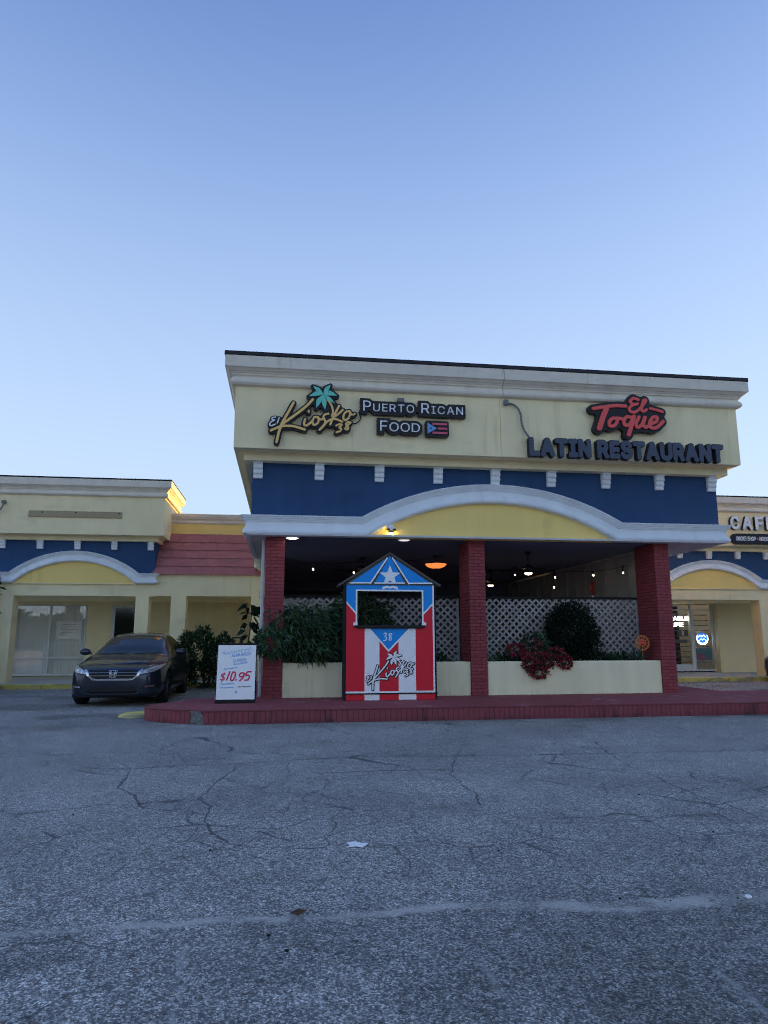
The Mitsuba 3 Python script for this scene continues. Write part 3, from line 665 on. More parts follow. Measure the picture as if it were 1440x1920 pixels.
# ------------------------------------------------------------------ signs on the parapet
YF = 13.0                                    # parapet face
KIOSKO = [(0.0469,[(0.082,5.742),(-0.018,5.538),(-0.138,5.299),(-0.183,5.137),(-0.219,4.955)]),(0.0469,[(0.447,5.823),(0.315,5.671),(0.108,5.492),(-0.131,5.299)]),(0.0441,[(-0.329,5.175),(-0.233,5.225),(-0.123,5.267),(0.071,5.276),(0.183,5.251),(0.303,5.218)]),(0.0413,[(0.309,5.428),(0.287,5.331),(0.322,5.296),(0.378,5.328),(0.447,5.397)]),(0.0413,[(0.373,5.593),(0.374,5.57)]),(0.0386,[(0.555,5.472),(0.488,5.472),(0.45,5.397),(0.466,5.321),(0.525,5.334),(0.566,5.402),(0.547,5.467),(0.601,5.43),(0.672,5.451)]),(0.0386,[(0.748,5.55),(0.678,5.528),(0.65,5.465),(0.689,5.407),(0.673,5.333),(0.583,5.223)]),(0.0386,[(0.583,5.223),(0.646,5.288),(0.729,5.394),(0.834,5.458)]),(0.0413,[(0.953,5.718),(0.862,5.533),(0.786,5.338)]),(0.0386,[(1.025,5.641),(0.926,5.543),(0.834,5.465),(0.927,5.44),(1.013,5.403)]),(0.0386,[(1.154,5.623),(1.075,5.594),(1.033,5.496),(1.069,5.435),(1.14,5.486),(1.168,5.584),(1.146,5.623)]),(0.0331,[(1.168,5.584),(1.211,5.548),(1.261,5.573)]),(0.0331,[(0.9,5.32),(0.97,5.357),(1.006,5.339),(0.957,5.286),(1.0,5.261),(0.979,5.216),(0.908,5.188)]),(0.0331,[(1.177,5.398),(1.119,5.399),(1.087,5.353),(1.13,5.305),(1.125,5.256),(1.074,5.258),(1.099,5.314),(1.177,5.391)])]
EL = [(0.0221,[(-0.25,5.443),(-0.308,5.426),(-0.314,5.391),(-0.265,5.381)]),(0.0221,[(-0.276,5.378),(-0.34,5.334),(-0.359,5.287),(-0.317,5.27),(-0.249,5.306)]),(0.0221,[(-0.183,5.431),(-0.198,5.377),(-0.215,5.328)])]
TRUNK = [(0.0358,[(0.723,5.839),(0.781,5.767),(0.818,5.694),(0.837,5.591),(0.813,5.509)])]
LEAVES = [[(0.644,5.937),(0.578,6.049),(0.45,6.098),(0.515,6.001)],[(0.644,5.937),(0.678,6.069),(0.784,6.134),(0.743,6.012)],[(0.644,5.937),(0.536,6.006),(0.368,5.884),(0.51,5.896)],[(0.644,5.937),(0.778,6.014),(0.915,5.92),(0.765,5.916)],[(0.644,5.937),(0.518,5.814),(0.516,5.658),(0.603,5.774)],[(0.644,5.937),(0.618,5.774),(0.686,5.629),(0.71,5.793)],[(0.644,5.937),(0.766,5.886),(0.874,5.764),(0.738,5.817)]]
TOQUE = [(0.0699,[(6.115,5.893),(6.334,5.934),(6.586,5.976),(6.811,5.974)]),(0.1076,[(6.395,5.912),(6.305,5.709),(6.22,5.483)]),(0.0538,[(7.345,5.949),(7.479,5.924),(7.613,5.886)]),(0.0592,[(7.098,6.124),(6.99,6.15),(6.921,6.075),(6.99,6.019),(7.076,6.036)]),(0.0592,[(6.989,6.013),(6.897,5.95),(6.907,5.867),(7.0,5.853),(7.099,5.913)]),(0.0592,[(7.099,5.913),(7.246,6.075),(7.257,6.131),(7.207,6.104),(7.154,5.931),(7.191,5.88),(7.267,5.92)]),(0.0699,[(6.613,5.682),(6.521,5.703),(6.439,5.623),(6.449,5.541),(6.543,5.551),(6.611,5.645),(6.584,5.705),(6.723,5.696)]),(0.0699,[(6.929,5.736),(6.82,5.746),(6.752,5.651),(6.777,5.567),(6.873,5.595),(6.96,5.722)]),(0.0861,[(6.978,5.759),(6.919,5.582),(6.842,5.374)]),(0.0699,[(7.087,5.752),(7.015,5.617),(7.04,5.535),(7.139,5.591),(7.213,5.748)]),(0.0699,[(7.222,5.749),(7.171,5.608),(7.214,5.542),(7.311,5.583)]),(0.0699,[(7.32,5.614),(7.46,5.675),(7.482,5.76),(7.387,5.756),(7.308,5.629),(7.345,5.535),(7.467,5.553),(7.61,5.682)])]

def leaf_shapes(data):
    out = []
    for c, a, tip, b in data:
        ln = Polygon(np.vstack([spline([c, a, tip], 8), spline([tip, b, c], 8)[1:]])).buffer(0)
        d = np.array(tip)-np.array(c); n = np.array([-d[1], d[0]])
        cuts = [Polygon([np.array(c)+d*t+n*0.07*s, np.array(c)+d*(t+0.07)+n*0.6*s, np.array(c)+d*(t+0.16)+n*0.6*s]) for t in (0.35, 0.55, 0.75) for s in (1, -1)]
        out.append(ln.difference(unary_union(cuts)))
    return out

lv = leaf_shapes(LEAVES)
sg = thing('palm_logo_sign', 'script logo sign in gold letters with a teal palm tree reading El Kiosko 38', 'sign')
gold, el, trunk = strokes(KIOSKO), strokes(EL), strokes(TRUNK)
back = unary_union([gold.buffer(0.033), el.buffer(0.028), trunk.buffer(0.036), unary_union(lv).buffer(0.042)]).buffer(0.02).buffer(-0.02)
back = unary_union([Polygon(g.exterior, [h for h in g.interiors if Polygon(h).area > 0.012]) for g in polys(back)])
part(sg, 'backing', prism(back.simplify(0.002), YF-0.115, YF-0.012), 'sign_black')
part(sg, 'gold_script', prism(gold.simplify(0.0015), YF-0.145, YF-0.117), 'logo_gold')
part(sg, 'white_script', prism(el.simplify(0.0015), YF-0.14, YF-0.117), 'letter_white')
part(sg, 'palm_trunk', prism(trunk.difference(gold.buffer(0.004)).simplify(0.0015), YF-0.143, YF-0.117), 'logo_gold')
for g in lv: part(sg, 'palm_leaf', prism(g.simplify(0.0015), YF-0.147, YF-0.117), 'logo_teal')

def small_caps(words, hb, hs, x0, z0, slope, gap):
    x, out = x0, []
    for w in words:
        for i, ch in enumerate(w):
            g = text_poly(ch, hb if i == 0 else hs, False, -0.001); a, b, c, d = g.bounds
            z = z0+slope*(x-x0); g = affinity.translate(g, x-a, z); out.append(g); x += (c-a)+gap
        x += gap*2.2
    return out, x
def word_sign(name, label, rows):
    s = thing(name, label, 'sign'); allg = unary_union([g for r in rows for g in r])
    bk = allg.buffer(0.078, join_style=2).buffer(-0.02)
    bk = unary_union([Polygon(g.exterior) for g in polys(bk)])
    part(s, 'backing', prism(bk.simplify(0.003), YF-0.115, YF-0.012), 'sign_black')
    for r in rows:
        for g in r: part(s, 'letter', prism(g, YF-0.14, YF-0.117), 'letter_white')
    return s
r1, e1 = small_caps(['PUERTO', 'RICAN'], 0.205, 0.155, 1.42, 5.645, 0.0, 0.042)
k = (3.40-1.42)/(e1-1.42-0.042*3.2)
r1 = [affinity.scale(g, k, 1, origin=(1.42, 0)) for g in r1]
r2, e2 = small_caps(['FOOD'], 0.205, 0.175, 1.75, 5.255, 0.0, 0.035)
k = (2.53-1.75)/(e2-1.75-0.035*3.2); r2 = [affinity.scale(g, k, 1, origin=(1.75, 0)) for g in r2]
word_sign('word_sign', 'white capital lettering on black reading PUERTO RICAN', [r1])
word_sign('word_sign', 'white capital lettering on black reading FOOD under the Puerto Rican words', [r2])
fg = thing('flag_sign', 'small lit flag sign with blue triangle and red stripes beside the FOOD lettering', 'sign')
part(fg, 'backing', prism(sbox(2.68, 5.22, 3.08, 5.47).buffer(0.035), YF-0.115, YF-0.012), 'sign_black')
part(fg, 'triangle', prism(Polygon([(2.685, 5.235), (2.685, 5.455), (2.87, 5.345)]), YF-0.14, YF-0.117), 'sign_blue')
star = lambda cx, cz, R, r=0.39: Polygon([(cx+(R if i % 2 == 0 else R*r)*math.sin(i*math.pi/5), cz+(R if i % 2 == 0 else R*r)*math.cos(i*math.pi/5)) for i in range(10)])
part(fg, 'star', prism(star(2.75, 5.345, 0.028), YF-0.145, YF-0.141), 'sign_black')
for z0, z1, x0 in ((5.415, 5.455, 2.78), (5.325, 5.365, 2.89), (5.235, 5.275, 2.78)):
    part(fg, 'stripe', prism(sbox(x0, z0, 3.075, z1), YF-0.14, YF-0.117), 'pink_red')
jb = thing('junction_box', 'small grey junction box above the Puerto Rican lettering', 'electrical box')
part(jb, 'body', bbox(2.10, 2.24, YF-0.08, YF-0.003, 5.87, 5.96), 'conduit_grey'); part(jb, 'lid', bbox(2.11, 2.23, YF-0.088, YF-0.081, 5.88, 5.95, 0.003), 'conduit_grey')

tq = thing('script_sign', 'red script sign reading El Toque on a dark shaped backing', 'sign')
red = strokes(TOQUE)
bk = red.buffer(0.062).buffer(0.05).buffer(-0.05); bk = unary_union([Polygon(g.exterior) for g in polys(bk)])
part(tq, 'backing', prism(bk.simplify(0.003), YF-0.13, YF-0.012), 'sign_black')
part(tq, 'red_script', prism(red.simplify(0.002), YF-0.165, YF-0.132), 'logo_red')
lt = thing('letter_sign', 'row of unlit dark grey capital letters reading LATIN RESTAURANT', 'sign')
x = 4.73; word = []
for ch in 'LATIN RESTAURANT':
    if ch == ' ': x += 0.13; continue
    g = text_poly(ch, 0.31, True, 0.030); a, b_, c, d = g.bounds
    word.append((affinity.translate(g, x-a, 4.895-b_*0), ch)); x += (c-a)+0.0035
k = (8.92-4.73)/(x-4.73)
for g, ch in word:
    g = affinity.scale(g, k, 1.02, origin=(4.73, 4.895))
    l = part(lt, 'letter', prism(g, YF-0.135, YF-0.012), 'letter_side'); part(l, 'face', prism(g.buffer(-0.006), YF-0.142, YF-0.136), 'letter_grey')
cb = thing('sign_conduit', 'curved conduit running from the parapet down to the grey LATIN letters', 'conduit')
part(cb, 'pipe', tube(spline([(4.33, YF-0.03, 5.955), (4.44, YF-0.04, 5.95), (4.55, YF-0.05, 5.87), (4.61, YF-0.05, 5.74), (4.63, YF-0.05, 5.55), (4.68, YF-0.05, 5.40), (4.78, YF-0.06, 5.24)]), 0.02), 'conduit_grey', 40)
part(cb, 'fitting', bbox(4.27, 4.36, YF-0.08, YF-0.002, 5.92, 6.03), 'conduit_grey')
single('sign_cable', 'thin black cable looping between the palm logo and the Puerto Rican sign', 'cable', tube(spline([(1.20, YF-0.05, 5.42), (1.28, YF-0.05, 5.405), (1.36, YF-0.05, 5.47), (1.375, YF-0.05, 5.55), (1.35, YF-0.05, 5.64), (1.40, YF-0.05, 5.72)]), 0.011), 'sign_black', 40)

# ------------------------------------------------------------------ flag kiosk
ki = thing('flag_kiosk', 'painted flag kiosk with gabled blue top, white star and open window', 'kiosk')
KY, KX0, KX1, KZ0, KZT = 12.90, 1.125, 2.765, DZ, 2.285
hole = sbox(1.325, 1.535, 2.535, 2.172)
body = sbox(KX0, KZ0, KX1, KZT).difference(hole)
part(ki, 'front_panel', prism(body, KY, KY+0.03), 'black')
for x0 in (KX0-0.035, KX1-0.005): part(ki, 'side_panel', box(x0, x0+0.04, KY+0.002, KY+0.42, KZ0, KZT+0.03), 'black_rough')
C0 = (KX0+KX1)/2-0.03
tri = Polygon([(KX0, 1.965), (KX0, KZT), (KX1, KZT), (KX1, 1.965), (1.905, 1.085)])
lower = sbox(KX0, 0.355, KX1, KZT).difference(hole)
stripes = [(KX0, 1.465, 'flag_red'), (1.465, 1.735, 'flag_white'), (1.735, 2.09, 'flag_red'), (2.09, 2.41, 'flag_white'), (2.41, KX1, 'flag_red')]
for x0, x1, c in stripes:
    part(ki, 'stripe', prism(sbox(x0, 0.355, x1, KZT).intersection(lower).difference(tri.buffer(0.012, join_style=2)), KY-0.008, KY-0.0005), c)
    part(ki, 'base_stripe', prism(sbox(x0, KZ0+0.005, x1, 0.318), KY-0.012, KY+0.001), c)
part(ki, 'blue_field', prism(tri.intersection(lower).difference(hole.buffer(0.018, join_style=2)), KY-0.009, KY-0.0005), 'flag_blue')
edgeln = unary_union([LineString([(KX0, 1.965), (1.905, 1.085), (KX1, 1.965)]).buffer(0.014).intersection(lower), hole.buffer(0.027, join_style=2).difference(hole).intersection(sbox(0, 1.60, 4, 3)),
                      sbox(KX1-0.030, 0.35, KX1, KZT), sbox(KX0, 0.340, KX1, 0.370)]).difference(hole)
part(ki, 'white_lines', prism(edgeln, KY-0.0125, KY-0.0095), 'flag_white')
part(ki, 'plinth_gap', box(KX0-0.03, KX1+0.05, KY-0.03, KY-0.002, 0.318, 0.337), 'black')
part(ki, 'counter', cat([bbox(1.27, 2.59, KY-0.07, KY+0.18, 1.508, 1.548, 0.006), box(1.33, 2.53, KY-0.05, KY-0.03, 1.49, 1.508)]), 'black')
for x in (1.27, 2.545): part(ki, 'corbel', bbox(x-0.02, x+0.06, KY-0.055, KY-0.013, 1.535, 1.60, 0.012), 'flag_white')
apex = (1.935, 2.865)
gab = Polygon([(KX0+0.02, 2.30), (KX1-0.01, 2.30), apex])
part(ki, 'gable', prism(gab.buffer(0.03, join_style=2), KY+0.005, KY+0.04), 'roof_edge')
def side(p0, p1, d=0.0): return Polygon([p0, p1, apex])
rl, rr = (1.605, 2.30), (2.255, 2.30)
inner = [Polygon([(KX0+0.05, 2.312), (rl[0]-0.03, 2.312), (apex[0]-0.045, 2.80)]), Polygon([(rl[0]+0.035, 2.312), (rr[0]-0.035, 2.312), (apex[0], 2.835)]), Polygon([(rr[0]+0.03, 2.312), (KX1-0.035, 2.312), (apex[0]+0.045, 2.80)])]
for g in inner: part(ki, 'gable_panel', prism(g, KY-0.01, KY+0.004), 'flag_blue')
wl_ = unary_union([LineString([(KX0+0.06, 2.322), (rl[0]-0.035, 2.326)]).buffer(0.013), LineString([(rl[0]-0.036, 2.315), (apex[0]-0.05, 2.79)]).buffer(0.013), LineString([(rr[0]+0.035, 2.322), (KX1-0.04, 2.326)]).buffer(0.013), LineString([(rr[0]+0.036, 2.315), (apex[0]+0.05, 2.79)]).buffer(0.013), LineString([(rl[0]+0.05, 2.322), (rr[0]-0.05, 2.326)]).buffer(0.013)])
part(ki, 'gable_lines', prism(wl_, KY-0.0135, KY-0.0105), 'flag_white')
st = star(1.935, 2.455, 0.205, 0.42); st = affinity.scale(st, 1.02, 0.98, origin=(1.935, 2.455))
part(ki, 'star', prism(st.intersection(sbox(0, 2.312, 4, 4)), KY-0.017, KY-0.014), 'flag_white')
part(ki, 'star', prism(st.intersection(sbox(0, 2.172+0.02, 4, 2.27)).union(Polygon([(1.78, 2.20), (1.80, 2.255), (1.89, 2.275), (1.935, 2.255), (1.98, 2.275), (2.07, 2.255), (2.09, 2.20), (1.99, 2.235), (1.935, 2.222), (1.88, 2.235)])), KY-0.014, KY-0.0095), 'flag_white')
part(ki, 'header', box(KX0-0.01, KX1+0.01, KY-0.02, KY+0.03, 2.284, 2.302), 'roof_edge')
for sx in (-1, 1):
    ex = apex[0]+sx*0.97
    q = Polygon([(apex[0], 2.885), (ex, 2.285), (ex+0*sx, 2.262), (apex[0], 2.862)])
    part(ki, 'roof_slope', prism(Polygon([(apex[0], 2.90), (ex, 2.29), (ex-sx*0.03, 2.265), (apex[0], 2.865)]), KY-0.03, KY+0.46), 'roof_edge')
g38 = strokes([(0.015, [(1.828, 1.388), (1.85, 1.40), (1.872, 1.385), (1.845, 1.345), (1.87, 1.325), (1.855, 1.28), (1.82, 1.275)]), (0.015, [(1.955, 1.385), (1.925, 1.393), (1.912, 1.365), (1.945, 1.33), (1.943, 1.29), (1.915, 1.285), (1.918, 1.32), (1.955, 1.385)])])
part(ki, 'number', prism(affinity.scale(g38, 1.15, 1.1, origin=(1.895, 1.335)), KY-0.012, KY-0.0095), 'flag_white')
# the printed logo: the parapet's logo, smaller
A = np.array([[0.5564, -0.0978, 2.2186], [0.1025, 0.4972, -2.0392]])
def tr(g): return affinity.affine_transform(g, [A[0, 0], A[0, 1], A[1, 0], A[1, 1], A[0, 2], A[1, 2]])
pg, pe, pt, pv = tr(gold), tr(el), tr(trunk), [tr(g) for g in lv]
whole = unary_union([pg, pe.buffer(0.002), pt])
dark = unary_union([whole.buffer(0.013), unary_union(pv).buffer(0.010)])
part(ki, 'logo_outline', prism(affinity.translate(dark, 0.006, -0.006).union(dark).simplify(0.001), KY-0.0112, KY-0.0085), 'sign_black')
part(ki, 'logo_script', prism(whole.simplify(0.001), KY-0.0142, KY-0.0115), 'flag_white')
part(ki, 'logo_palm', prism(unary_union(pv).simplify(0.001), KY-0.0146, KY-0.0115), 'flag_white')

# ------------------------------------------------------------------ A-frame sign
af = thing('sidewalk_sign', 'white A-frame pavement sign with red price 10.95 in a black frame', 'sign')
def leaning(mesh, back=False):
    v = mesh.vertices.copy(); v[:, 1] = v[:, 1]+(v[:, 2]-DZ)*(0.16 if not back else -0.16)+(0.36 if back else 0); mesh.vertices = v; return mesh
SY = 12.70
part(af, 'frame', leaning(cat([bbox(-1.15, -0.47, SY, SY+0.03, DZ+0.002, 0.272, 0.006), bbox(-1.15, -1.140, SY, SY+0.03, 0.272, 1.2, 0.003), bbox(-0.480, -0.47, SY, SY+0.03, 0.272, 1.2, 0.003), bbox(-1.15, -0.47, SY, SY+0.03, 1.2, 1.232, 0.005), box(-1.13, -0.49, SY+0.015, SY+0.028, 0.27, 1.21)])), 'black_rough')
part(af, 'frame', leaning(cat([bbox(-1.15, -0.47, SY, SY+0.03, DZ+0.002, 1.232, 0.006)]), True), 'black_rough')
hd = [bbox(-0.91, -0.72, SY+0.17, SY+0.20, 1.315, 1.34, 0.005), bbox(-0.91, -0.885, SY+0.17, SY+0.20, 1.22, 1.315, 0.004), bbox(-0.745, -0.72, SY+0.17, SY+0.20, 1.22, 1.315, 0.004)]
part(af, 'handle', cat(hd), 'black_rough')
part(af, 'sheet', leaning(box(-1.139, -0.481, SY+0.004, SY+0.010, 0.274, 1.199)), 'sign_white')
PRICE = strokes([(0.022, [(-1.003, 0.698), (-1.035, 0.704), (-1.06, 0.673), (-1.014, 0.641), (-1.025, 0.603), (-1.07, 0.609)]), (0.012, [(-1.004, 0.733), (-1.06, 0.567)]), (0.025, [(-0.921, 0.742), (-0.944, 0.672), (-0.967, 0.602)]), (0.025, [(-0.824, 0.722), (-0.863, 0.735), (-0.893, 0.671), (-0.897, 0.601), (-0.865, 0.595), (-0.829, 0.658), (-0.822, 0.715)]), (0.028, [(-0.807, 0.607), (-0.81, 0.6)]), (0.025, [(-0.676, 0.714), (-0.721, 0.721), (-0.752, 0.683), (-0.732, 0.651), (-0.687, 0.669), (-0.672, 0.714), (-0.687, 0.644), (-0.743, 0.587)]), (0.025, [(-0.554, 0.739), (-0.619, 0.733), (-0.643, 0.675), (-0.598, 0.681), (-0.583, 0.636), (-0.614, 0.598), (-0.659, 0.599)])])
part(af, 'price', leaning(prism(PRICE, SY+0.000, SY+0.0035)), 'sign_red')
def tilted(s, h, x0, x1, z, ang, bold=True, g=0.0):
    t = text_poly(s, h, bold, g); a, b, c, d = t.bounds; t = fit(t, x0, x1, z, z+h); return affinity.skew(affinity.rotate(t, ang, origin=(x0, z)), 12, origin=(x0, z))
part(af, 'words', leaning(prism(unary_union([tilted('ALMUERZO', 0.058, -0.91, -0.575, 0.985, 7), tilted('LUNCH', 0.058, -0.87, -0.66, 0.895, 7)]), SY+0.0005, SY+0.0035)), 'sign_blue')
def script_squiggle(x0, x1, z, slope, amp, seed):
    r = np.random.default_rng(seed); xx = np.linspace(x0, x1, 26); return LineString(np.column_stack([xx+0.01*np.sin(np.arange(26)*2.1), z+slope*(xx-x0)+amp*np.sin(np.arange(26)*1.9)*(0.5+r.random(26))])).buffer(0.004)
part(af, 'script', leaning(prism(unary_union([script_squiggle(-1.06, -0.56, 1.05, 0.16, 0.025, 1), script_squiggle(-0.86, -0.62, 0.865, 0.15, 0.012, 2), script_squiggle(-1.03, -0.80, 0.785, 0.1, 0.010, 3)]), SY+0.0005, SY+0.0035)), 'sign_blue')
rows = [script_squiggle(-1.07, -0.84, 0.535, 0.02, 0.008, 4), script_squiggle(-1.07, -0.84, 0.475, 0.0, 0.008, 5), script_squiggle(-0.78, -0.56, 0.485, 0.02, 0.007, 6)]
part(af, 'small_print', leaning(prism(unary_union(rows[:2]), SY+0.0005, SY+0.0035)), 'sign_blue'); part(af, 'small_print', leaning(prism(rows[2], SY+0.0005, SY+0.0035)), 'shelf_grey')
part(af, 'badge', leaning(prism(Point(-0.80, 0.40).buffer(0.018), SY+0.0005, SY+0.0035)), 'sign_blue')

# ------------------------------------------------------------------ lights and fans under the porch
def fan(x, y, z, turn, label, lit=0.3):
    f = thing('ceiling_fan', label, 'ceiling fan', 'ceiling fans under the porch'); labels[f].pop('group')
    part(f, 'canopy', lathe([(0.0, 3.285), (0.075, 3.285), (0.05, 3.22), (0.015, 3.21), (0.014, z+0.2)], x, y), 'fan_brown', 40)
    part(f, 'motor', lathe([(0.014, z+0.21), (0.06, z+0.19), (0.13, z+0.13), (0.135, z+0.06), (0.10, z+0.02), (0.0, z+0.02)], x, y), 'fan_brown', 40)
    part(f, 'lamp', lamp_mesh([(0.085, z+0.018), (0.085, z-0.01), (0.06, z-0.03), (0.0, z-0.038)], x, y), 'white_paint', 40, emitter=emit((1.0, 0.78, 0.55), lit))
    for k in range(5):
        b = bbox(0.12, 0.68, -0.065, 0.065, z+0.085, z+0.097, 0.004)
        M = trimesh.transformations.rotation_matrix(turn+k*2*math.pi/5, (0, 0, 1)); P_ = trimesh.transformations.rotation_matrix(0.2, (1, 0, 0), (0, 0, z+0.09))
        b.apply_transform(M @ P_); b.apply_translation((x, y, 0)); part(f, 'blade', b, 'fan_brown')
fan(5.56, 15.5, 2.78, 0.1, 'dark ceiling fan with lit lamp nearest above the right planter')
fan(6.0, 20.0, 2.84, 0.4, 'dark ceiling fan with lit lamp further back beside the middle column')
fan(1.86, 17.0, 2.86, 0.7, 'dark unlit looking ceiling fan behind the kiosk roof', 0.02)
pd = thing('pendant_lamp', 'amber glass pendant lamp glowing between the kiosk and the middle column', 'lamp')
px, py, pz = 3.60, 16.5, 3.02
part(pd, 'rod', tube([(px, py, 3.285), (px, py, pz+0.1)], 0.01), 'fan_brown')
part(pd, 'canopy', lathe([(0.0, 3.285), (0.06, 3.285), (0.055, 3.265), (0.0, 3.26)], px, py), 'fan_brown')
part(pd, 'bowl', lamp_mesh([(0.255, pz+0.06), (0.25, pz+0.035), (0.20, pz-0.01), (0.11, pz-0.04), (0.0, pz-0.05)], px, py), 'amber_glass', 40, emitter=emit((1.0, 0.26, 0.06), 0.075))
part(pd, 'finial', lathe([(0.0, pz-0.05), (0.02, pz-0.055), (0.015, pz-0.075), (0.0, pz-0.10)], px, py, 10), 'fan_brown')
for a in range(4): part(pd, 'strap', tube([(px+0.257*math.cos(a*1.571+.9)*s_, py+0.257*math.sin(a*1.571+.9)*s_, pz+0.062-0.118*(1-s_)**0.8) for s_ in np.linspace(1, 0, 7)], 0.008, 6), 'fan_brown')

def string_light(label, pts, bulbs, sag=0.12):
    s = thing('string_light', label, 'string light')
    P_ = []
    for a, b in zip(pts[:-1], pts[1:]):
        t = np.linspace(0, 1, 12); q = np.array(a)[None]*(1-t)[:, None]+np.array(b)[None]*t[:, None]; q[:, 2] -= sag*4*t*(1-t); P_.append(q)
    P_ = np.vstack(P_); part(s, 'wire', tube(P_, 0.007, 6), 'black')
    for x, y, z in bulbs:
        top = P_[np.argmin((P_[:, 0]-x)**2+(P_[:, 1]-y)**2), 2]
        part(s, 'socket', lathe([(0.0, max(top, z+0.08)), (0.014, max(top, z+0.08)), (0.02, z+0.065), (0.02, z+0.03), (0, z+0.03)], x, y, 10), 'black')
        m = trimesh.creation.icosphere(1, 0.020); m.vertices[:, 2] *= 1.25; m.apply_translation((x, y, z)); part(s, 'bulb', m, 'white_paint', True, emitter=emit((1.0, 0.78, 0.55), 0.7))
string_light('string light with one bare bulb left of the kiosk', [(-0.02, 16, 3.16), (0.63, 16, 3.03), (1.55, 16, 3.06), (3.66, 16, 3.2)], [(0.63, 16, 2.87), (1.56, 16, 2.80)], 0.05)
string_light('string of bare bulbs along the right side of the porch', [(3.99, 17, 3.1), (5.72, 17.0, 3.02), (7.72, 17.2, 3.02), (7.9, 15.3, 2.98)], [(4.95, 17, 2.88), (5.74, 17.0, 2.88), (6.80, 17.0, 2.83), (7.60, 16.5, 2.85), (7.78, 15.3, 2.80), (6.76, 17, 2.58)], 0.04)
sp = thing('hanging_spinner', 'red and orange spiral wind spinner hanging under the porch', 'wind spinner')
hx, hy = 7.78, 17.0
part(sp, 'cord', tube([(hx, hy, 3.28), (hx, hy, 2.28)], 0.005, 5), 'black')
t = np.linspace(0, 5*np.pi, 60)
part(sp, 'spiral', grid(np.stack([np.column_stack([hx+0.08*np.cos(t), hy+0.08*np.sin(t), 2.74-0.34*t/(5*np.pi)]), np.column_stack([hx-0.08*np.cos(t), hy-0.08*np.sin(t), 2.74-0.34*t/(5*np.pi)])])), 'spinner_red', True)
part(sp, 'tail', lathe([(0, 2.38), (0.035, 2.37), (0.04, 2.30), (0.03, 2.24), (0, 2.23)], hx, hy, 12), 'poster_white')
fp = thing('framed_picture', 'small framed brown picture on the dark back wall of the porch', 'picture')
part(fp, 'frame', box(8.35, 9.0, 24.55, 24.6, 2.58, 2.92), 'black'); part(fp, 'print', box(8.40, 8.95, 24.53, 24.549, 2.62, 2.88), 'terracotta')
dp = thing('downpipe', 'white downpipe beside the left brick column', 'pipe')
part(dp, 'pipe', bbox(-0.47, -0.405, 13.98, 14.05, DZ, 3.262, 0.01), 'window_frame')
for z in (0.9, 2.4): part(dp, 'clip', bbox(-0.478, -0.392, 13.97, 14.06, z, z+0.04, 0.004), 'window_frame')

# ------------------------------------------------------------------ plants
def stems(parent, base, tips, r0=0.012, mat='bark', name='stem'):
    for t in tips:
        b = np.array(base)+RNG.normal(size=3)*[0.05, 0.04, 0]; m_ = (b+np.array(t))/2+RNG.normal(size=3)*0.05
        part(parent, name, tube(spline([b, m_, t], 5), np.linspace(r0, r0*0.4, 11), 5), mat, 40)

# big drooping bush by the left column
b = thing('leafy_bush', 'large dark green bush with long drooping leaves spilling over the left brick column', 'bush')
stems(b, (0.35, 14.15, 0.8), [(-0.2, 13.6, 1.45), (0.1, 13.9, 1.8), (0.5, 14.1, 1.85), (0.8, 14.2, 1.75)], 0.02)
L = []
for i, (c, r, n) in enumerate((((0.42, 13.95, 1.58), (0.55, 0.42, 0.42), 900), ((0.28, 13.85, 1.30), (0.55, 0.40, 0.36), 800), ((-0.20, 13.50, 1.26), (0.32, 0.30, 0.24), 420), ((0.80, 14.05, 1.30), (0.42, 0.32, 0.50), 420), ((0.05, 13.75, 1.62), (0.36, 0.30, 0.32), 380), ((0.45, 13.8, 1.08), (0.60, 0.30, 0.22), 360), ((1.50, 14.12, 1.50), (0.66, 0.26, 0.72), 2600))):
    p, d = blob_points(n, c, r, 20+i, 0.45, 0.3)
    d[:, 2] = d[:, 2]*0.5-0.15; L.append(leaves(p, d, 0.15, 0.048, (0.058, 0.108, 0.058), 0.5, 0.35, 30+i, 0.55))
leaf_part(b, 'foliage', L)
# clipped ball shrub
b = thing('ball_shrub', 'dark clipped ball shrub in the right planter in front of the lattice', 'shrub')
part(b, 'stem', tube([(5.93, 14.1, 0.75), (5.95, 14.1, 1.2)], [0.03, 0.02], 7), 'bark', 40)
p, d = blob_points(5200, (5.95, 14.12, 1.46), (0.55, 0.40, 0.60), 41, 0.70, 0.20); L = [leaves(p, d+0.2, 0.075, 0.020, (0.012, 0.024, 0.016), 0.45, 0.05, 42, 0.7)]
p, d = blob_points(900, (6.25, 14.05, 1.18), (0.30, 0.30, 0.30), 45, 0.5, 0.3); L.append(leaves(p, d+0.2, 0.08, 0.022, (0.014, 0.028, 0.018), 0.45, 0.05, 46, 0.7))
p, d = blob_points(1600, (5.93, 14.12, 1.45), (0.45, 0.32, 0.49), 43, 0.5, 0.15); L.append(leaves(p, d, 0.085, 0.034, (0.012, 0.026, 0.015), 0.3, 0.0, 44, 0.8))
leaf_part(b, 'foliage', L)
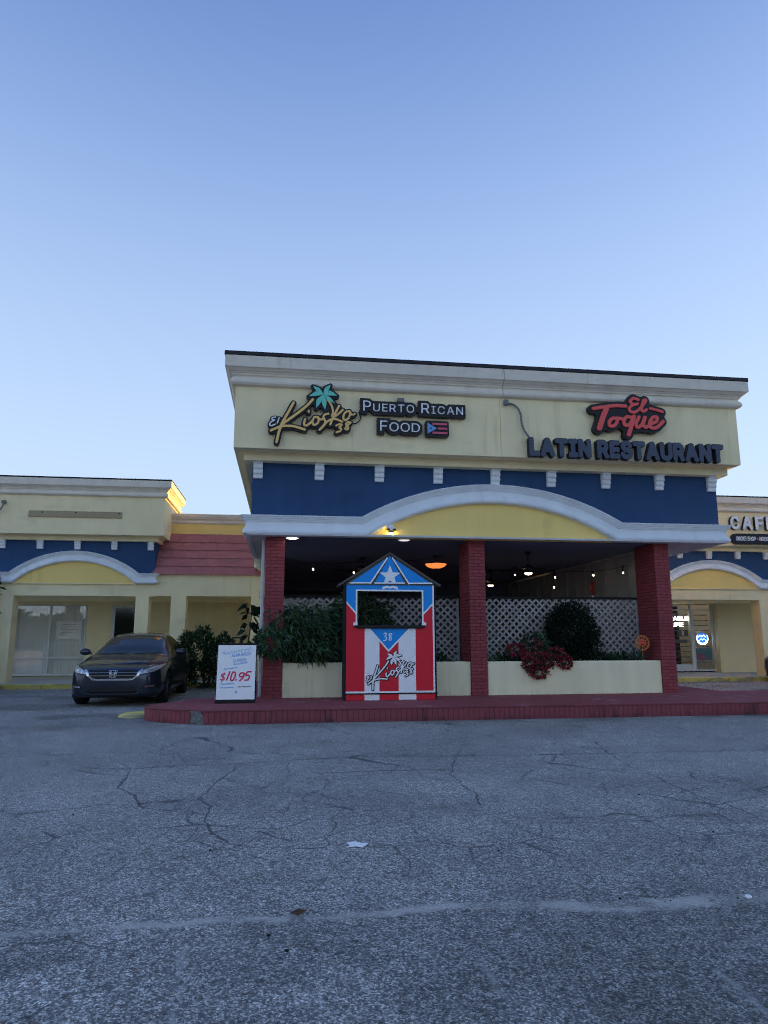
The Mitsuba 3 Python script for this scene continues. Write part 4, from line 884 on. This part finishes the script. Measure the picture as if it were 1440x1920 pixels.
# trailing flowers
b = thing('flowering_plant', 'crimson flowering plant trailing over the front of the right planter', 'plant')
L, Fl = [], []
spots = [((4.62, 13.80, 1.08), (0.22, 0.16, 0.13)), ((4.98, 13.80, 1.08), (0.30, 0.20, 0.20)), ((5.02, 13.66, 0.84), (0.30, 0.10, 0.18)), ((5.02, 13.62, 0.66), (0.20, 0.08, 0.14)), ((5.42, 13.72, 1.00), (0.24, 0.14, 0.14)), ((5.58, 13.65, 0.85), (0.16, 0.08, 0.12)), ((4.86, 13.65, 0.80), (0.16, 0.08, 0.14)), ((5.22, 13.66, 0.86), (0.14, 0.08, 0.12))]
for i, (c, r) in enumerate(spots):
    p, d = blob_points(190, c, r, 50+i, 0.4, 0.3); L.append(leaves(p, d, 0.055, 0.034, (0.030, 0.060, 0.030), 0.4, 0.1, 60+i, 0.8))
    p, d = blob_points(150, c, (r[0]*1.05, r[1]*1.1, r[2]*1.05), 70+i, 0.7, 0.3); Fl.append(leaves(p, d+[0, -0.6, 0], 0.046, 0.042, (0.36, 0.026, 0.060), 0.6, 0.1, 80+i, 0.8))
p, d = blob_points(320, (5.05, 13.9, 1.22), (0.30, 0.2, 0.20), 58, 0.4, 0.3); L.append(leaves(p, d, 0.09, 0.04, (0.035, 0.075, 0.038), 0.4, 0.1, 59, 0.7))
leaf_part(b, 'foliage', L); leaf_part(b, 'flowers', Fl)
stems(b, (4.95, 13.95, 0.8), [(4.62, 13.75, 1.1), (5.05, 13.7, 0.95), (5.5, 13.75, 0.98)], 0.008)
def rosette(x, y, z, n, length, width, col, seed, up=0.9):
    r = np.random.default_rng(seed); V, F, C = [], [], []
    for k in range(n):
        a = k*2.4+r.random()*0.5; e = up*(0.55+0.45*r.random()); Lk = length*(0.7+0.5*r.random()); t = np.linspace(0, 1, 6)
        out = Lk*(t*math.cos(e)+0.12*t*t); h = Lk*(t*math.sin(e)-0.25*t*t*(1-up*0.6)); wv = width*np.sin(np.pi*np.clip(t*0.85+0.12, 0, 1))
        cx, cy = math.cos(a), math.sin(a); sx, sy = -cy, cx
        P0 = np.column_stack([x+out*cx, y+out*cy, z+h]); base = len(V)*18
        V.append(np.concatenate([P0+wv[:, None]*np.array([sx, sy, 0.25]), P0, P0-wv[:, None]*np.array([sx, sy, -0.25])]))
        for j in range(5):
            for q in (0, 6): F += [(base+q+j, base+q+j+1, base+q+j+7), (base+q+j, base+q+j+7, base+q+j+6)]
        C.append(np.tile(np.array(col)*(0.7+0.6*r.random()), (18, 1)))
    return trimesh.Trimesh(np.vstack(V), np.array(F), process=False), np.vstack(C)
def spiky(name, label, x, y, z, n, length, width, col, seed, up=0.95):
    b = thing(name, label, 'plant')
    for k in range(n):
        mm, cc = rosette(x, y, z, 1, length, width, col, seed+k, up)
        M = trimesh.transformations.rotation_matrix(k*2.4, (0, 0, 1), (x, y, z)); mm.apply_transform(M)
        part(b, 'blade', mm, 'leaf_gloss', False, color=cc)
    return b
spiky('spiky_plant', 'grey green spiky agave under the orange sun ornament', 7.28, 13.98, 0.78, 16, 0.42, 0.028, (0.06, 0.11, 0.085), 101, 1.15)
spiky('spiky_plant', 'bright green strappy plant beside the middle brick column', 4.14, 13.92, 0.76, 18, 0.36, 0.022, (0.05, 0.14, 0.06), 131, 0.95)
for i, (x, lab) in enumerate(((3.05, 'low leafy ground plant in the planter right of the kiosk'), (6.55, 'low dark leafy plant right of the ball shrub'), (6.95, 'small leafy plant left of the orange sun ornament'), (0.95, 'low dark leafy plant left of the kiosk'), (4.55, 'low leafy plant behind the crimson flowers'))):
    b = thing('ground_plant', lab, 'plant')
    p, d = blob_points(420, (x, 14.1, 0.84), (0.33, 0.20, 0.17), 150+i, 0.3, 0.3); leaf_part(b, 'foliage', [leaves(p, d+[0, 0, 0.5], 0.09, 0.035, (0.028, 0.060, 0.030), 0.4, 0.15, 160+i, 0.7)])
    stems(b, (x, 14.1, 0.78), [(x-0.15, 14.05, 0.95), (x+0.12, 14.1, 0.98)], 0.006)
# pale variegated plant inside, behind the lattice
b = thing('variegated_plant', 'pale variegated plant behind the lattice left of the ball shrub', 'plant')
stems(b, (4.85, 15.3, DZ), [(4.7, 15.3, 1.5), (5.0, 15.3, 1.7), (5.2, 15.3, 1.6)], 0.015)
p, d = blob_points(260, (4.95, 15.3, 1.45), (0.38, 0.2, 0.52), 171, 0.3, 0.3); leaf_part(b, 'foliage', [leaves(p, d+[0, -0.4, 0.2], 0.20, 0.075, (0.30, 0.29, 0.20), 0.3, 0.2, 172, 0.5)])
# sun ornament
so = thing('sun_ornament', 'round orange metal sun face ornament on a stake by the right brick column', 'garden ornament')
ox, oy, oz = 7.38, 13.88, 1.21
part(so, 'stake', tube([(ox, oy+0.01, 0.75), (ox, oy+0.01, 1.10)], 0.008, 6), 'rust_orange')
part(so, 'ring', prism(Point(ox, oz).buffer(0.158).difference(Point(ox, oz).buffer(0.132)), oy-0.012, oy+0.012), 'rust_orange')
rays = unary_union([LineString([(ox+0.07*math.cos(a), oz+0.07*math.sin(a)), (ox+0.14*math.cos(a), oz+0.14*math.sin(a))]).buffer(0.009) for a in np.linspace(0, 2*math.pi, 12, endpoint=False)])
part(so, 'rays', prism(rays, oy-0.008, oy+0.008), 'rust_orange')
face = Point(ox, oz).buffer(0.075).difference(unary_union([Point(ox-0.028, oz+0.02).buffer(0.013), Point(ox+0.028, oz+0.02).buffer(0.013), LineString([(ox-0.035, oz-0.025), (ox, oz-0.042), (ox+0.035, oz-0.025)]).buffer(0.008)]))
part(so, 'face', prism(face, oy-0.01, oy+0.01), 'spinner_red')

# hedge bush behind the car and the fig by the column
b = thing('hedge_bush', 'dark glossy hedge bush behind the parked saloon in front of the cream pier', 'bush')
stems(b, (-2.1, 20.05, 0.0), [(-2.7, 20.0, 1.2), (-2.2, 20.0, 1.5), (-1.7, 20.0, 1.4), (-1.4, 20.0, 1.1)], 0.03)
L = []
for i, (c, r, n) in enumerate((((-2.35, 20.0, 0.95), (0.62, 0.42, 0.60), 1300), ((-1.65, 20.0, 0.80), (0.55, 0.42, 0.55), 1100), ((-2.75, 19.95, 0.65), (0.40, 0.36, 0.55), 600), ((-2.0, 19.9, 0.4), (0.85, 0.42, 0.36), 700), ((-2.15, 20.0, 1.42), (0.16, 0.14, 0.22), 120), ((-2.62, 20.0, 1.30), (0.14, 0.14, 0.22), 120), ((-1.62, 20.0, 1.28), (0.13, 0.12, 0.20), 110))):
    p, d = blob_points(n, c, r, 200+i, 0.5, 0.3); L.append(leaves(p, d+[0, 0, 0.4], 0.115, 0.055, (0.028, 0.062, 0.032), 0.45, 0.05, 210+i, 0.6))
leaf_part(b, 'foliage', L, 'leaf_gloss')
b = thing('fig_plant', 'tall potted plant with big dark leaves left of the brick column', 'potted plant')
part(b, 'pot', lathe([(0.0, 0.0), (0.16, 0.0), (0.21, 0.36), (0.23, 0.37), (0.23, 0.41), (0.20, 0.41), (0.19, 0.36), (0, 0.36)], -0.86, 16.9), 'black_rough', 40)
part(b, 'trunk', tube(spline([(-0.86, 16.9, 0.3), (-0.84, 16.9, 1.0), (-0.78, 16.9, 1.6), (-0.76, 16.9, 2.1)], 6), np.linspace(0.022, 0.012, 19), 7), 'bark', 40)
r_ = np.random.default_rng(5)
for k in range(34):
    z = 1.15+1.0*(k/34)**0.8; a = k*2.4; c0 = np.array([-0.80, 16.9, z]); q = (0.16 if z > 1.75 else 0.22); dirv = np.array([math.cos(a)*q, math.sin(a)*q*0.6, 0.03])
    if 1.72 < z < 1.82: continue
    mm, cc = leaves(np.array([c0+dirv*0.4]), np.array([dirv+[0, -0.05, -0.08]]), 0.24, 0.15, (0.022, 0.042, 0.026), 0.3, 0.25, 300+k, 0.3)
    part(b, 'leaf', mm, 'leaf_gloss', False, color=cc)
b = thing('climbing_plant', 'dark climbing plant on the pier at the left edge of the picture', 'plant')
stems(b, (-7.88, 20.6, 0.1), [(-7.84, 20.6, 1.6), (-7.88, 20.6, 3.0)], 0.02)
L = []
for i in range(9):
    z = 1.1+0.24*i; p, d = blob_points(90, (-7.97+0.05*math.sin(i*2.1), 20.55, z), (0.18, 0.16, 0.16), 320+i, 0.3, 0.3); L.append(leaves(p, d, 0.12, 0.06, (0.018, 0.034, 0.022), 0.4, 0.2, 330+i, 0.6))
leaf_part(b, 'foliage', L)

# ------------------------------------------------------------------ cars
from scipy.interpolate import PchipInterpolator
def body_mesh():
    S  = [0.00, 0.03, 0.09, 0.20, 0.40, 0.75, 1.10, 1.40, 1.85, 2.30, 2.95, 3.45, 4.05, 4.45, 4.75, 4.86]
    TOP= [0.66, 0.700, 0.735, 0.775, 0.825, 0.885, 0.930, 0.975, 1.205, 1.395, 1.465, 1.43, 1.19, 1.09, 1.03, 0.93]
    WID= [0.50, 0.62, 0.71, 0.79, 0.86, 0.905, 0.92, 0.925, 0.925, 0.925, 0.92, 0.92, 0.91, 0.88, 0.80, 0.70]
    BELT=[0.60, 0.63, 0.665, 0.70, 0.745, 0.80, 0.85, 0.90, 0.93, 0.95, 0.965, 0.98, 0.99, 0.98, 0.93, 0.85]
    WR = [0.40, 0.50, 0.58, 0.65, 0.70, 0.74, 0.755, 0.76, 0.665, 0.60, 0.575, 0.575, 0.64, 0.66, 0.60, 0.52]
    DROP=[0.01, 0.012, 0.015, 0.02, 0.025, 0.03, 0.03, 0.035, 0.055, 0.06, 0.06, 0.06, 0.05, 0.03, 0.03, 0.03]
    ZB = [0.30, 0.24, 0.205, 0.19, 0.185, 0.185, 0.185, 0.185, 0.185, 0.185, 0.185, 0.19, 0.21, 0.24, 0.28, 0.34]
    ss = np.unique(np.concatenate([np.linspace(0, 0.4, 14), np.linspace(0.4, 4.86, 70)]))
    f = lambda a: PchipInterpolator(S, a)(ss)
    top, w, belt, wr, drop, zb = map(f, (TOP, WID, BELT, WR, DROP, ZB))
    rings = []
    for i in range(len(ss)):
        zt = top[i]; mid = zb[i]+0.45*(belt[i]-zb[i])
        pts = [(0, zb[i]), (0.8*w[i], zb[i]), (0.955*w[i], zb[i]+0.035), (0.985*w[i], zb[i]+0.12), (w[i], mid), (0.992*w[i], mid+0.6*(belt[i]-mid)), (0.965*w[i], belt[i]-0.015), (0.93*w[i], belt[i]+0.012)]
        cab = np.clip((zt-belt[i]-0.10)/0.2, 0, 1)
        x1 = wr[i]; z1 = zt-drop[i]
        pts += [(0.93*w[i]+(x1-0.93*w[i])*0.35, belt[i]+0.012+(z1-belt[i]-0.012)*(0.42 if cab > 0.3 else 0.5)), (x1+0.02*cab, z1-0.03*cab), (x1*0.9, zt-drop[i]*0.55), (x1*0.5, zt-drop[i]*0.12), (0, zt)]
        pts = np.array(pts); full = np.vstack([pts, pts[-2:0:-1]*[-1, 1]])
        rings.append(np.column_stack([full[:, 0], np.full(len(full), ss[i]), full[:, 1]]))
    V = np.array(rings); n, k = V.shape[:2]; F = []
    for i in range(n-1):
        for j in range(k):
            q = (j+1) % k; F += [(i*k+j, i*k+q, (i+1)*k+q), (i*k+j, (i+1)*k+q, (i+1)*k+j)]
    V = V.reshape(-1, 3); c0, c1 = len(V), len(V)+1
    V = np.vstack([V, rings[0].mean(0), rings[-1].mean(0)])
    for j in range(k):
        q = (j+1) % k; F += [(c0, q, j), (c1, (n-1)*k+j, (n-1)*k+q)]
    m = trimesh.Trimesh(V, F, process=True); m.fix_normals(); return m
BODY = body_mesh()
def man(m): return m3.Manifold(m3.Mesh(np.asarray(m.vertices, np.float32), np.asarray(m.faces, np.uint32)))
def unman(q):
    me = q.to_mesh(); return trimesh.Trimesh(me.vert_properties[:, :3], me.tri_verts, process=False)
try:
    q = man(BODY)
    for s in (0.97, 3.75):
        for sx in (-1, 1):
            c = trimesh.creation.cylinder(0.365, 0.36, sections=40); c.apply_transform(trimesh.transformations.rotation_matrix(math.pi/2, (0, 1, 0))); c.apply_translation((sx*0.85, s, 0.335)); q = q-man(c)
    CARBODY = unman(q)
    if len(CARBODY.faces) < 500: CARBODY = BODY
except Exception as e:
    print('car boolean', e); CARBODY = BODY
def hit(o, d):
    """first hit distance of rays on the uncut body"""
    tri = BODY.triangles; v0, e1, e2 = tri[:, 0], tri[:, 1]-tri[:, 0], tri[:, 2]-tri[:, 0]
    h = np.cross(d, e2); a = (e1*h).sum(1); ok = np.abs(a) > 1e-9; f = 1/np.where(ok, a, 1); out = np.full(len(o), np.nan)
    for i, p in enumerate(o):
        s = p-v0; u = f*(s*h).sum(1); qv = np.cross(s, e1); v = f*(qv@d); t = f*(e2*qv).sum(1)
        k = ok & (u >= -1e-6) & (v >= -1e-6) & (u+v <= 1+1e-6) & (t > 0)
        if k.any(): out[i] = t[k].min()
    return out
def front_patch(poly, lift, sub=0.05):
    """a shape drawn in the front view, laid on the body as a thin shell"""
    m = cat([trimesh.creation.extrude_polygon(g, 0.01, engine='earcut') for g in polys(poly)]); tri = m.triangles; k = np.all(tri[:, :, 2] > 0.005, axis=1)
    v, f = trimesh.remesh.subdivide_to_size(m.vertices, m.faces[k], sub, max_iter=12)
    o = np.column_stack([v[:, 0], np.full(len(v), -1.0), v[:, 1]]); t = hit(o, np.array([0., 1, 0])); t = np.where(np.isnan(t), np.nanmax(t), t)
    vv = np.column_stack([v[:, 0], t-1-lift, v[:, 1]]); return trimesh.Trimesh(vv, f[:, ::-1], process=True)
def side_patch(poly, sgn, lift, sub=0.12):
    m = cat([trimesh.creation.extrude_polygon(g, 0.01, engine='earcut') for g in polys(poly)]); k = np.all(m.triangles[:, :, 2] > 0.005, axis=1)
    v, f = trimesh.remesh.subdivide_to_size(m.vertices, m.faces[k], sub, max_iter=12)
    o = np.column_stack([np.full(len(v), 2.0*sgn), v[:, 0], v[:, 1]]); t = hit(o, np.array([-1.0*sgn, 0, 0])); t = np.where(np.isnan(t), np.nanmean(t), t)
    vv = np.column_stack([2*sgn-sgn*t+sgn*lift, v[:, 0], v[:, 1]]); return trimesh.Trimesh(vv, f, process=True)
mir = lambda P_: Polygon([(-x, z) for x, z in P_])
def wheel_meshes():
    tyre = trimesh.creation.revolve(np.array([(0.215, -0.10), (0.30, -0.11), (0.322, -0.095), (0.328, -0.06), (0.328, 0.06), (0.322, 0.095), (0.30, 0.11), (0.215, 0.10)]), sections=40)
    rim = [trimesh.creation.revolve(np.array([(0.218, 0.095), (0.225, 0.105), (0.205, 0.105), (0.195, 0.06), (0.0, 0.045)]), sections=40)]
    sp_ = []
    for k in range(10):
        a = k*math.pi/5+(0.10 if k % 2 else -0.10)*1.6
        b = bbox(0.03, 0.205, -0.016, 0.016, 0.055, 0.088, 0.005); b.apply_transform(trimesh.transformations.rotation_matrix(a, (0, 0, 1))); sp_.append(b)
    hub = trimesh.creation.cylinder(0.045, 0.02, sections=16); hub.apply_translation((0, 0, 0.085))
    return tyre, rim[0], cat(sp_+[hub])
PARTS = []
def build_car():
    P_ = PARTS
    P_.append(('body', CARBODY, 'PAINT', 32, None))
    ws = Polygon([(-0.70, 0.99), (0.70, 0.99), (0.565, 1.385), (0.3, 1.405), (-0.3, 1.405), (-0.565, 1.385)])
    P_.append(('windshield', front_patch(ws.buffer(0.01), 0.008, 0.06), 'car_glass', 60, None))
    P_.append(('wiper', front_patch(LineString([(-0.62, 1.0), (-0.05, 1.012)]).buffer(0.009).union(LineString([(0.1, 1.0), (0.64, 1.02)]).buffer(0.009)), 0.018, 0.2), 'black', 40, None))
    for sg_ in (-1, 1):
        P_.append(('side_window', side_patch(Polygon([(1.72, 0.985), (2.38, 1.345), (2.82, 1.395), (2.82, 0.99)]), sg_, 0.004), 'car_glass', 60, None))
        P_.append(('side_window', side_patch(Polygon([(2.88, 0.99), (2.88, 1.395), (3.35, 1.375), (3.86, 1.12), (3.80, 1.01)]), sg_, 0.004), 'car_glass', 60, None))
        for s0 in (1.62, 2.85, 3.72):
            P_.append(('door_seam', side_patch(LineString([(s0, 0.32), (s0+0.03, 0.93)]).buffer(0.005), sg_, 0.0015, 0.3), 'black', False, None))
        P_.append(('door_handle', side_patch(LineString([(2.55, 0.86), (2.72, 0.865)]).buffer(0.014), sg_, 0.02, 0.2), 'PAINT', False, None))
        P_.append(('door_handle', side_patch(LineString([(3.50, 0.88), (3.66, 0.885)]).buffer(0.014), sg_, 0.02, 0.2), 'PAINT', False, None))
        mm = trimesh.creation.icosphere(3, 1.0); mm.vertices *= [0.115, 0.075, 0.075]; mm.vertices[:, 1] = np.minimum(mm.vertices[:, 1], 0.045); mm.apply_translation((sg_*1.02, 1.80, 1.035))
        P_.append(('mirror', cat([mm, bbox(min(sg_*0.88, sg_*0.95), max(sg_*0.88, sg_*0.95), 1.78, 1.84, 0.98, 1.02, 0.006)]), 'PAINT', 40, None))
        hl = [(0.46, 0.625), (0.50, 0.705), (0.60, 0.735), (0.80, 0.80), (0.875, 0.825), (0.885, 0.79), (0.84, 0.72), (0.74, 0.66), (0.58, 0.635)]
        hp = Polygon(hl) if sg_ > 0 else mir(hl)
        P_.append(('headlight', front_patch(hp.buffer(0.006), 0.006, 0.03), 'headlight_glass', 50, None))
        P_.append(('headlight_trim', front_patch(hp.buffer(0.006).difference(hp.buffer(-0.007)), 0.009, 0.03), 'black', 50, None))
        for cx in (0.60, 0.71):
            P_.append(('projector', front_patch(Point(sg_*cx, 0.688+0.035*(cx > 0.65)).buffer(0.03), 0.010, 0.02), 'chrome', 50, None))
        fo = [(0.56, 0.365), (0.60, 0.41), (0.80, 0.42), (0.80, 0.36)]
        P_.append(('fog_recess', front_patch(Polygon(fo) if sg_ > 0 else mir(fo), 0.004, 0.04), 'black', 50, None))
        P_.append(('fog_light', front_patch(LineString([(sg_*0.62, 0.392), (sg_*0.76, 0.398)]).buffer(0.017), 0.012, 0.04), 'chrome', 50, None))
    gr = Polygon([(-0.50, 0.705), (0.50, 0.705), (0.44, 0.585), (0.36, 0.535), (-0.36, 0.535), (-0.44, 0.585)])
    P_.append(('grille', front_patch(gr, 0.004, 0.04), 'black', 50, None))
    for z, hw in ((0.665, 0.455), (0.605, 0.43)):
        P_.append(('grille_bar', front_patch(LineString([(-hw, z), (hw, z)]).buffer(0.008, cap_style=2), 0.013, 0.05), 'rim_metal', False, None))
    U = LineString([(-0.53, 0.715), (-0.475, 0.62), (-0.38, 0.538), (-0.30, 0.528), (0.30, 0.528), (0.38, 0.538), (0.475, 0.62), (0.53, 0.715)]).buffer(0.017)
    U = unary_union([U, Polygon([(-0.545, 0.72), (-0.475, 0.70), (-0.44, 0.60), (-0.50, 0.62)]), Polygon([(0.545, 0.72), (0.475, 0.70), (0.44, 0.60), (0.50, 0.62)])])
    P_.append(('grille_surround', front_patch(U, 0.015, 0.03), 'chrome', 50, None))
    H = unary_union([LineString([(-0.042, 0.69), (-0.030, 0.585)]).buffer(0.010), LineString([(0.042, 0.69), (0.030, 0.585)]).buffer(0.010), LineString([(-0.034, 0.635), (0.034, 0.635)]).buffer(0.009)])
    fr_ = Polygon([(-0.072, 0.70), (0.072, 0.70), (0.05, 0.572), (-0.05, 0.572)]).buffer(0.008); fr_ = fr_.difference(fr_.buffer(-0.010))
    P_.append(('emblem', front_patch(H.union(fr_), 0.022, 0.02), 'chrome', 50, None))
    it = Polygon([(-0.47, 0.29), (-0.42, 0.40), (0.42, 0.40), (0.47, 0.29), (0.40, 0.265), (-0.40, 0.265)])
    P_.append(('air_intake', front_patch(it, 0.004, 0.05), 'black', 50, None))
    P_.append(('lip_trim', front_patch(LineString([(-0.50, 0.275), (-0.36, 0.255), (0.36, 0.255), (0.50, 0.275)]).buffer(0.008), 0.012, 0.06), 'rim_metal', 50, None))
    P_.append(('bumper_seam', front_patch(LineString([(-0.84, 0.70), (-0.6, 0.62), (-0.50, 0.60)]).buffer(0.003).union(LineString([(0.84, 0.70), (0.6, 0.62), (0.50, 0.60)]).buffer(0.003)), 0.002, 0.05), 'black', 50, None))
    hood = LineString([(-0.80, 0.93), (-0.74, 0.80), (-0.52, 0.735), (0.52, 0.735), (0.74, 0.80), (0.80, 0.93)]).buffer(0.0035)
    P_.append(('hood_seam', front_patch(hood, 0.002, 0.05), 'black', 50, None))
    P_.append(('roof_antenna', bbox(-0.025, 0.025, 3.75, 3.92, 1.35, 1.43, 0.02), 'PAINT', 40, None))
    P_.append(('underbody', box(-0.80, 0.80, 0.25, 4.6, 0.17, 0.26), 'black_rough', False, None))
    ty, ri, sk = wheel_meshes()
    for s in (0.97, 3.75):
        for sg_ in (-1, 1):
            M = trimesh.transformations.rotation_matrix(sg_*math.pi/2, (0, 1, 0)); tr_ = trimesh.transformations.translation_matrix((sg_*0.80, s, 0.328))
            out = []
            for mm in (ty, ri, sk):
                mm = mm.copy(); mm.apply_transform(tr_ @ M); out.append(mm)
            P_.append(('wheel', out[0], 'tyre', 40, [('rim', out[1], 'black_rough'), ('spokes', out[2], 'rim_metal')]))
build_car()
CACHE = {}
def car(x, y, label, paint, rot=0.0):
    c = thing('parked_car', label, 'car')
    W = T().translate([x, y, 0]).rotate([0, 0, 1], rot)
    for i, (nm, mesh, mat, sm, sub) in enumerate(PARTS):
        mt = paint if mat == 'PAINT' else mat
        if i not in CACHE: CACHE[i] = (mikit.ply(mesh, None, sm), [mikit.ply(q[1], None, 40) for q in sub or []])
        k = key_for(f'{c}__{nm}'); scene[k] = {**CACHE[i][0], 'bsdf': {'type': 'ref', 'id': mt}, 'to_world': W}
        for (n2, _, m2), pl2 in zip(sub or [], CACHE[i][1]):
            scene[key_for(f'{k}__{n2}')] = {**pl2, 'bsdf': {'type': 'ref', 'id': m2}, 'to_world': W}
    return c
car(-3.29, 14.62, 'dark grey saloon car parked nose out left of the restaurant', 'car_paint')
car(-8.25, 15.3, 'dark car cut off by the left edge of the picture', 'car_paint_blue')
car(15.36, 20.2, 'dark blue car cut off by the right edge of the picture', 'car_paint_blue', 180)

# ------------------------------------------------------------------ litter on the asphalt
def scrap(name, label, cat_, pts, z, mat, h=0.004):
    g = Polygon(pts); m = prism_z(g, 0.002, h); v = m.vertices.copy(); v[:, 2] += 0.006*np.abs(np.sin(v[:, 0]*60+v[:, 1]*40)); m.vertices = v
    return single(name, label, cat_, m, mat)
scrap('paper_scrap', 'flat scrap of white paper on the middle of the asphalt', 'litter', [(0.43, 4.80), (0.49, 4.83), (0.53, 4.79), (0.57, 4.79), (0.55, 4.73), (0.52, 4.68), (0.48, 4.72), (0.42, 4.70), (0.45, 4.75)], 0, 'sign_white')
m = bbox(2.352, 2.382, 3.53, 3.56, 0.001, 0.016, 0.006); single('bottle_cap', 'small white bottle cap on the sandy seam near the right edge', 'litter', m, 'sign_white')
lm_, lc = leaves(np.array([[0.06, 3.66, 0.012]]), np.array([[1.0, 0.1, 0.1]]), 0.085, 0.045, (0.085, 0.075, 0.060), 0.1, 0.0, 3, 0.05)
single('dry_leaf', 'curled dry brown leaf lying on the sandy seam', 'leaf', lm_, 'leaf', color=lc)
pebble = thing('pebbles', 'scattered dark pebbles and grit on the asphalt', 'pebbles'); labels[pebble] = {'label': 'scattered dark pebbles and grit on the asphalt', 'kind': 'stuff'}
ms = []
r_ = np.random.default_rng(77)
for k in range(46):
    if k < 10: x, y = r_.uniform(1.6, 2.5), 3.56+r_.normal()*0.08
    else: x, y = r_.uniform(-2, 4.5), r_.uniform(2.6, 9.5)
    q = trimesh.creation.icosphere(1, 0.004+0.006*r_.random()**3); q.vertices *= [1, 0.8, 0.6]; q.apply_translation((x, y, 0.004)); ms.append(q)
scene[pebble] = mikit.ply(cat(ms), 'black_rough')

# ------------------------------------------------------------------ trees across the road behind the camera: the shop windows mirror them
for i, (x, y, h, lab) in enumerate(((-43, -46, 4.3, 'leftmost low round tree across the road'), (-35, -45, 4.9, 'second low tree from the left across the road'), (-28, -46, 4.2, 'third low tree from the left across the road'), (-20, -45, 4.6, 'fourth low tree from the left across the road'), (40, -45, 10.5, 'tall tree across the road third from the right'), (52, -46, 11.5, 'tall tree across the road second from the right'), (64, -45, 11.0, 'rightmost tall tree across the road'))):
    t_ = thing('street_tree', lab, 'tree', 'trees across the road')
    part(t_, 'trunk', tube(spline([(x, y, 0), (x+0.2, y, h*0.3), (x-0.1, y, h*0.6)], 4), np.linspace(0.28, 0.12, 9), 8), 'bark', 40)
    p, d = blob_points(1700, (x, y, h*0.48), (max(4.5, h*0.55), h*0.42, h*0.47), 400+i, 0.3, 0.3)
    leaf_part(t_, 'crown', [leaves(p, d, 1.0, 0.75, (0.035, 0.06, 0.028), 0.4, 0.1, 420+i, 0.7)])
